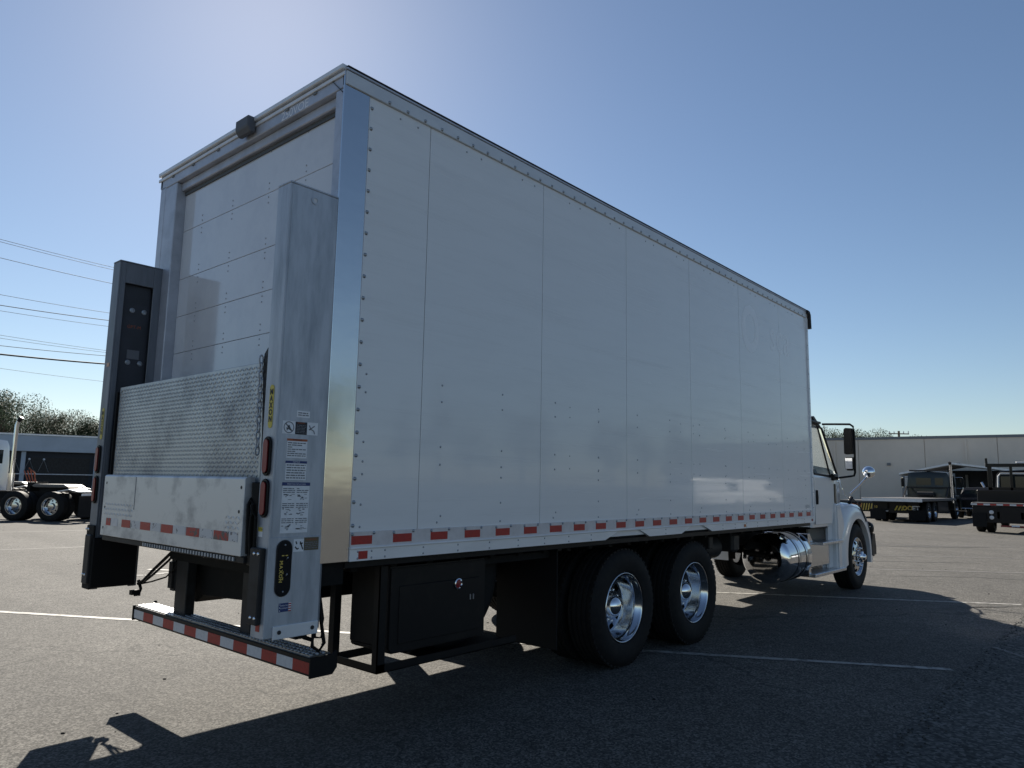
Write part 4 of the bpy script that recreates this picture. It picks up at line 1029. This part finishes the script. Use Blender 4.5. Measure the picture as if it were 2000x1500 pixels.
# ------------------------------------------------------------------ BUILDINGS
def building(name, label, P, Q, depth, H, m, cat='building'):
    """wall from P to Q (plan), body behind it"""
    P=Vector((*P,0)); Q=Vector((*Q,0)); d=(Q-P); Ln=d.length; d.normalize(); nrm=Vector((-d.y,d.x,0))
    t=thing(name,label,cat,tuple(P)); M_=Matrix(((d.x,nrm.x,0,P.x),(d.y,nrm.y,0,P.y),(0,0,1,0),(0,0,0,1)))
    return t,M_,Ln
# right warehouse: wall runs from far left to right edge
wt, WM, WL = building('warehouse','long pale warehouse wall with a flat dark roof edge behind the tow trucks',(57.8,27.5),(63.4,-30),40,5.6,'wall')
g=MB(WM); g.box(0,WL,.10,40,0,5.5); g.build('wall_core','wall',wt)
k=0; x=0
while x < WL-.1:
    x1=min(WL,x+4.6); MB(WM).box(x+.02,x1-.02,0,.10,0,5.42).build('wall_panel','wall',wt); x=x1
MB(WM).box(-.1,WL+.1,-.06,.3,5.42,5.62).build('roof_trim','walltrim',wt)
MB(WM).box(0,WL,.3,40,5.5,5.58).build('roof','walltrim',wt)
g=MB(WM); g.prism([(9.0+5,5.6),(12.0+5,5.6),(11+5,5.95),(10+5,5.95)],'y',6,9); g.build('roof_vent','walltrim',wt,bevel=.05)
MB(WM).lathe([(1.1,0),(.9,.25),(.5,.42),(0,.5)],(31.5,8,5.58),(0,0,1),20).build('roof_dome','rail',wt,smooth='all')
for i in range(5): MB(WM).box(3+9*i,3.12+9*i,-.12,-.0,0,5.3).build('downspout','wall',wt)
g=MB(WM)
for i in range(12): g.box(2+4.6*i,2.25+4.6*i,-.12,0,3.4,3.6)
g.build('wall_lamp','walltrim',wt)
# gable canopy in front of the wall
ct=thing('gable_canopy','dark open-sided gabled canopy with pale eave trim beside the chrome stack','canopy',(56,5,0))
# ridge seen at px 1848, eaves drop both sides
cx0,cx1=53.5,58.5
for sg,(ya,yb) in enumerate(((6.35,9.6),(6.35,1.2))):
    g=MB(); g.prism([(ya,3.35),(yb,2.65),(yb,2.55),(ya,3.25)],'x',cx0,cx1); g.build('roof_slope','walltrim',ct)
    g=MB(); g.prism([(ya,3.42),(yb,2.72),(yb,2.60),(ya,3.30)],'x',cx0-.08,cx0-.004); g.build('eave_trim','rail',ct)
for y in (9.4,1.4,6.35):
    for x in (cx0+.1,cx1-.25): MB().box(x,x+.15,y-.08,y+.08,0,2.7).build('post','walltrim',ct)
MB().box(cx1-.05,cx1,1.3,9.5,0,3.0).build('back_wall','bay',ct)
MB().box(cx0+.3,cx1-.05,1.3,1.36,0,2.6).build('side_wall','bay',ct)
# left building with deep blue-grey fascia
lt, LM, LL = building('flat_roof_building','low flat-roofed building with blue-grey fascia over dark bays, left of the liftgate',(-20,74),(38,56),20,4.9,'bay')
MB(LM).box(0,LL,.25,22,0,4.5).build('bay_wall','bay',lt)
MB(LM).box(-.5,LL+.5,-.25,22,3.35,4.60).build('fascia','fascia',lt,bevel=.03)
MB(LM).box(-.6,LL+.6,-.32,22.2,4.60,4.72).build('roof_edge','rail',lt)
for i in range(12): MB(LM).box(2+5*i,2.3+5*i,.05,.249,0,3.35).build('pier','fascia',lt)
for i in range(11): MB(LM).box(2.6+5*i,6.7+5*i,.20,.249,.05,2.9).build('bay_door','post',lt)
g=None
for i in range(30):
    x=11+.95*i
    l=MB(LM).sphere((x,-1.2,2.72),.085,8).build('yard_lamp','whitetape',lt,smooth='all')
    MB(LM).beam((x,-1.2,2.7),(x-.35,-.25,1.75),.02).beam((x,-1.2,2.7),(x+.35,-.25,1.75),.02).build('lamp_brace','galv',l)
MB(LM).box(10,44,-.28,-.22,1.55,1.62).build('handrail','galv',lt)
# ------------------------------------------------------------------ TREES
def leaf_cloud(seed, n, blobs, size, m):
    rnd=random.Random(seed); g=MB()
    for i in range(n):
        b=rnd.choices(blobs,weights=[q[3]**3 for q in blobs])[0]
        v=Vector((rnd.gauss(0,1),rnd.gauss(0,1),rnd.gauss(0,1))).normalized()*b[3]*(rnd.random()**.4)
        v.z*=.8; c=Vector(b[:3])+v
        a=Vector((rnd.gauss(0,1),rnd.gauss(0,1),rnd.gauss(0,1))).normalized(); d=a.cross(Vector((0,0,1)));
        if d.length<.1: d=Vector((1,0,0))
        d.normalize(); s=size*rnd.uniform(.5,1.3)
        g.face([c-a*s, c-d*s*.5, c+a*s, c+d*s*.5])
    return g
def tree_proto(kind, seed):
    rnd=random.Random(seed)
    if kind=='broad':
        t=thing('broadleaf_tree','x','tree'); H=9
        blobs=[(rnd.uniform(-2.2,2.2),rnd.uniform(-2.2,2.2),rnd.uniform(3.8,8.2),rnd.uniform(.9,1.8)) for _ in range(16)]
        tr_=MB().tube([(0,0,0),(.1,0,2),(.0,.1,4),(.1,.1,6.5)],[.28,.22,.17,.07],8)
        for b in blobs[:8]: tr_.tube([(.05,.05,2.8+rnd.random()),((b[0])*.6,(b[1])*.6,b[2]-.6),(b[0],b[1],b[2])],[.10,.06,.02],5)
        tr_.build('trunk','bark',t); leaf_cloud(seed,12000,blobs,.09,'leaf').build('crown','leaf',t)
    else:
        t=thing('pine_tree','x','tree'); 
        blobs=[]
        for i in range(16):
            z=4.5+i*.42; r=max(.35,1.9-.12*i*rnd.uniform(.6,1.3)); a=rnd.uniform(0,6.3)
            blobs.append((math.cos(a)*r*.6,math.sin(a)*r*.6,z,r*.55+.2))
        tr_=MB().tube([(0,0,0),(.08,0,4),(0,0,8),(0,0,11.2)],[.22,.18,.12,.04],8)
        for b in blobs: tr_.tube([(0,0,b[2]-.2),(b[0],b[1],b[2])],[.06,.02],5)
        tr_.build('trunk','bark',t); leaf_cloud(seed,8000,blobs,.09,'leafdark').build('crown','leafdark',t)
    return t
protos={}
for k,s in (('broad',1),('broad',2),('broad',3),('pine',4),('pine',5)): protos[(k,s)]=tree_proto(k,s)
used=set()
def plant(key, px_dir_az, dist, scale, label, group, rot=0, zs=1.0, z=0):
    o=protos[key]
    if key in used: o=copy_tree(o)
    used.add(key)
    o.location=(-2.3955+dist*math.cos(px_dir_az), -3.4743+dist*math.sin(px_dir_az), z); o.scale=(scale,scale,scale*zs); o.rotation_euler=(0,0,rot)
    o['label']=label; o['group']=group
    return o
def az_of(px): return YAW - math.atan((px-1000)/1416.36)
Lg='trees above the flat-roofed building'
spec=[(-60,100,1.35,('broad',1),1.0),(2,96,1.32,('broad',2),1.05),(40,100,1.05,('broad',3),1.0),(78,104,1.18,('broad',1),1.0),(112,110,1.12,('broad',2),1.0),(146,112,1.22,('broad',3),1.0),(180,110,1.12,('broad',1),1.0),(212,112,1.1,('broad',2),1.0),(250,110,1.1,('broad',3),1.0)]
labs=['tree crown cut off by the left edge of the photo','tallest dark tree at the far left, behind the blue-grey roof','low tree in the dip right of the tallest one','bushy tree above the roof with a pale gap in its crown','tree in the middle of the row above the blue-grey roof','rounded tree second from the liftgate column','grey-green tree directly left of the liftgate column','tree hidden behind the liftgate column','tree behind the raised ramp']
for (px,dist,s,key,zs),lb in zip(spec,labs): plant(key,az_of(px),dist,s*.92,lb,Lg,rot=px*.37,zs=zs)
Rg='pines peeking over the warehouse roof'
spec=[(1612,128,1.05,('pine',4)),(1634,125,1.22,('broad',1)),(1650,126,1.12,('broad',3)),(1684,126,1.30,('broad',2)),(1706,130,1.15,('broad',3)),(1718,130,1.12,('broad',1)),(1740,132,.93,('pine',5)),(1790,134,1.16,('broad',1)),(1804,136,1.14,('broad',2)),(1668,126,1.12,('broad',3))]
labs=['thin tree at the cab roof line over the warehouse','round-crowned tree left of the black mirror','tree half hidden by the black mirror','tallest tree crown just right of the mirror','low crown in the middle of the roofline trees','small dark crown beside the low one','lone small tree left of the utility pole','dark low crown right of the utility pole','lowest crown at the right end of the roofline trees','small crown between the mirror and the tallest one']
for (px,dist,s,key),lb in zip(spec,labs): plant(key,az_of(px),dist,s,lb,Rg,rot=px*.7)
# trees, pale sheds and a parked white van row behind the camera (mirrored in the glossy side)
for i in range(26):
    x=18+i*8+random.uniform(-1.5,1.5); y=-62+random.uniform(-4,4)
    key=[('pine',4),('pine',5),('broad',1),('broad',3)][i%4]
    o=copy_tree(protos[key]); o.location=(x,y,0); s=random.uniform(.9,1.45); o.scale=(s,s,s); o.rotation_euler=(0,0,i)
    o['label']='tree of the belt beyond the lot behind the camera'; o['group']='tree belt behind the camera'
et=thing('pale_shed','pale metal shed across the lot, seen only as a reflection in the truck side','building',(104,-40,0))
MB().box(86,122,-46,-36,0,3.4).build('wall','white',et); MB().prism([(-46.4,3.4),(-35.6,3.4),(-41,4.4)],'x',85.6,122.4).build('roof','rail',et)
for i in range(4): MB().box(88+8.4*i,92+8.4*i,-35.99,-35.9,0,2.8).build('bay_door','bay',et)
def van():
    t=thing('white_van','white van parked across the lot, seen only as a reflection','van',group='white vans across the lot')
    g=MB(); st=[]
    for x,zt_,hw in ((0,1.9,.88),(.1,2.1,.95),(3.6,2.15,.95),(4.2,1.8,.92),(4.6,1.2,.9),(5.3,1.0,.85)):
        h=[(hw,.4),(hw+.02,1.0),(hw-.05,zt_-.2),(hw-.15,zt_),(0,zt_+.02)]; st.append([(x,-a,b_) for a,b_ in h]+[(x,a,b_) for a,b_ in h[-2::-1]])
    R_=loft(g,st); g.bm.faces.new(R_[0][::-1]); g.bm.faces.new(R_[-1]); c=g.build('body','white',t,smooth=30)
    MB().prism([(3.2,1.3),(4.3,1.3),(4.0,1.8),(3.2,1.85)],'y',.93,.96).build('side_window','greyglass',c)
    for x in (1.0,4.2):
        for s_,y in ((-1,-.96),(1,.96)): simple_wheel(t,x,y,s_,R=.36,wd=.22)
    return t
vn=van(); vn.location=(44,-21,0); vn.rotation_euler=(0,0,math.radians(20))
for x,y,lb in ((53,-22,'white van parked between two others across the lot'),(63,-24,'white van farthest across the lot, nearest the pale shed')):
    c=copy_tree(vn); c.location=(x,y,0); c['label']=lb
# ------------------------------------------------------------------ POWER LINES
def ray(u,v,depth):
    d = r2*((u-1000)/1416.36) + u2*((750-v)/1416.36) + fw
    return Vector((-2.3955,-3.4743,1.5828)) + d*depth
PA=lambda v: ray(0,v,38); PB=lambda u,v: ray(u,v,43)
A0=PA(600); B0=PB(210,600)
dirp=Vector((B0.x-A0.x,B0.y-A0.y,0)); 
wires=[(465,219,518,.012,'topmost thin wire'),(470,219,523,.012,'second thin wire just under the topmost'),(502,216,551,.014,'single wire below the top pair'),(575,211,611,.012,'thin wire at mid height'),(596,210,626,.020,'thicker twisted wire at mid height'),(607,209,638,.011,'faint wire under the twisted one'),(655,206,686,.010,'faint upper wire of the low bunch'),(661,206,690,.010,'faint second wire of the low bunch'),(676,205,697,.016,'grey wire above the thick black cable'),(693,204,713,.045,'thick black cable, lowest heavy one'),(720,200,747,.009,'faint wire below the thick black cable')]
t0,t1=-.75,2.35
def plan(t): return A0.x+dirp.x*t, A0.y+dirp.y*t
heights=[]
for v0,u1,v1,r,lb in wires:
    za=PA(v0).z; P1=PB(u1,v1); zb=P1.z
    # account for different u: intersection param ~ (u1-0)/210
    tt=(u1)/210.0
    def zz(t): return za+(zb-za)*(t/tt)
    pts=[]
    for i in range(25):
        t=t0+(t1-t0)*i/24; x_,y_=plan(t)
        sag=.10*((t-0)*(t-1)) if 0 else .09*(t*(t-1))
        pts.append((x_,y_,zz(t)+sag))
    heights.append((pts[0][2],pts[-1][2]))
    o=MB().tube(pts,r,6).build('overhead_cable','cable',smooth='all')
    tag(o,lb+' crossing the sky left of the liftgate','cable','overhead cables left of the truck')
for idx,(tq,lb) in enumerate(((t0,'tall wooden utility pole left of the frame carrying the cables'),(t1,'tall wooden utility pole hidden behind the box truck carrying the cables'))):
    x_,y_=plan(tq); t=thing('utility_pole',lb,'utility pole',(x_,y_,0),'utility poles')
    H=max(h[idx] for h in heights)+.4
    MB().tube([(x_,y_,0),(x_,y_,H)],[.17,.11],10).build('pole','wood',t,smooth=True)
    nd=Vector((-dirp.y,dirp.x,0)).normalized()
    for h in (heights[0][idx],heights[3][idx]): MB().beam(Vector((x_,y_,h-.1))-nd*1.1,Vector((x_,y_,h-.1))+nd*1.1,.10).build('cross_arm','wood',t)
# far pole over the warehouse
a=az_of(1758); D=118; x_,y_=-2.3955+D*math.cos(a),-3.4743+D*math.sin(a)
t=thing('utility_pole','small utility pole with two cross arms above the warehouse roof','utility pole',(x_,y_,0),'utility poles')
MB().tube([(x_,y_,0),(x_,y_,9.9)],[.2,.15],8).build('pole','wood',t)
nd=Vector((math.sin(a),-math.cos(a),0))
for h in (9.55,): MB().beam(Vector((x_,y_,h))-nd*1.3,Vector((x_,y_,h-.1))+nd*1.3,.14).build('cross_arm','wood',t)
for s_ in (-1.2,-.6,.6,1.2): MB().tube([Vector((x_,y_,h))+nd*s_,Vector((x_,y_,h+.3))+nd*s_],.07,6).build('insulator','galv',t)
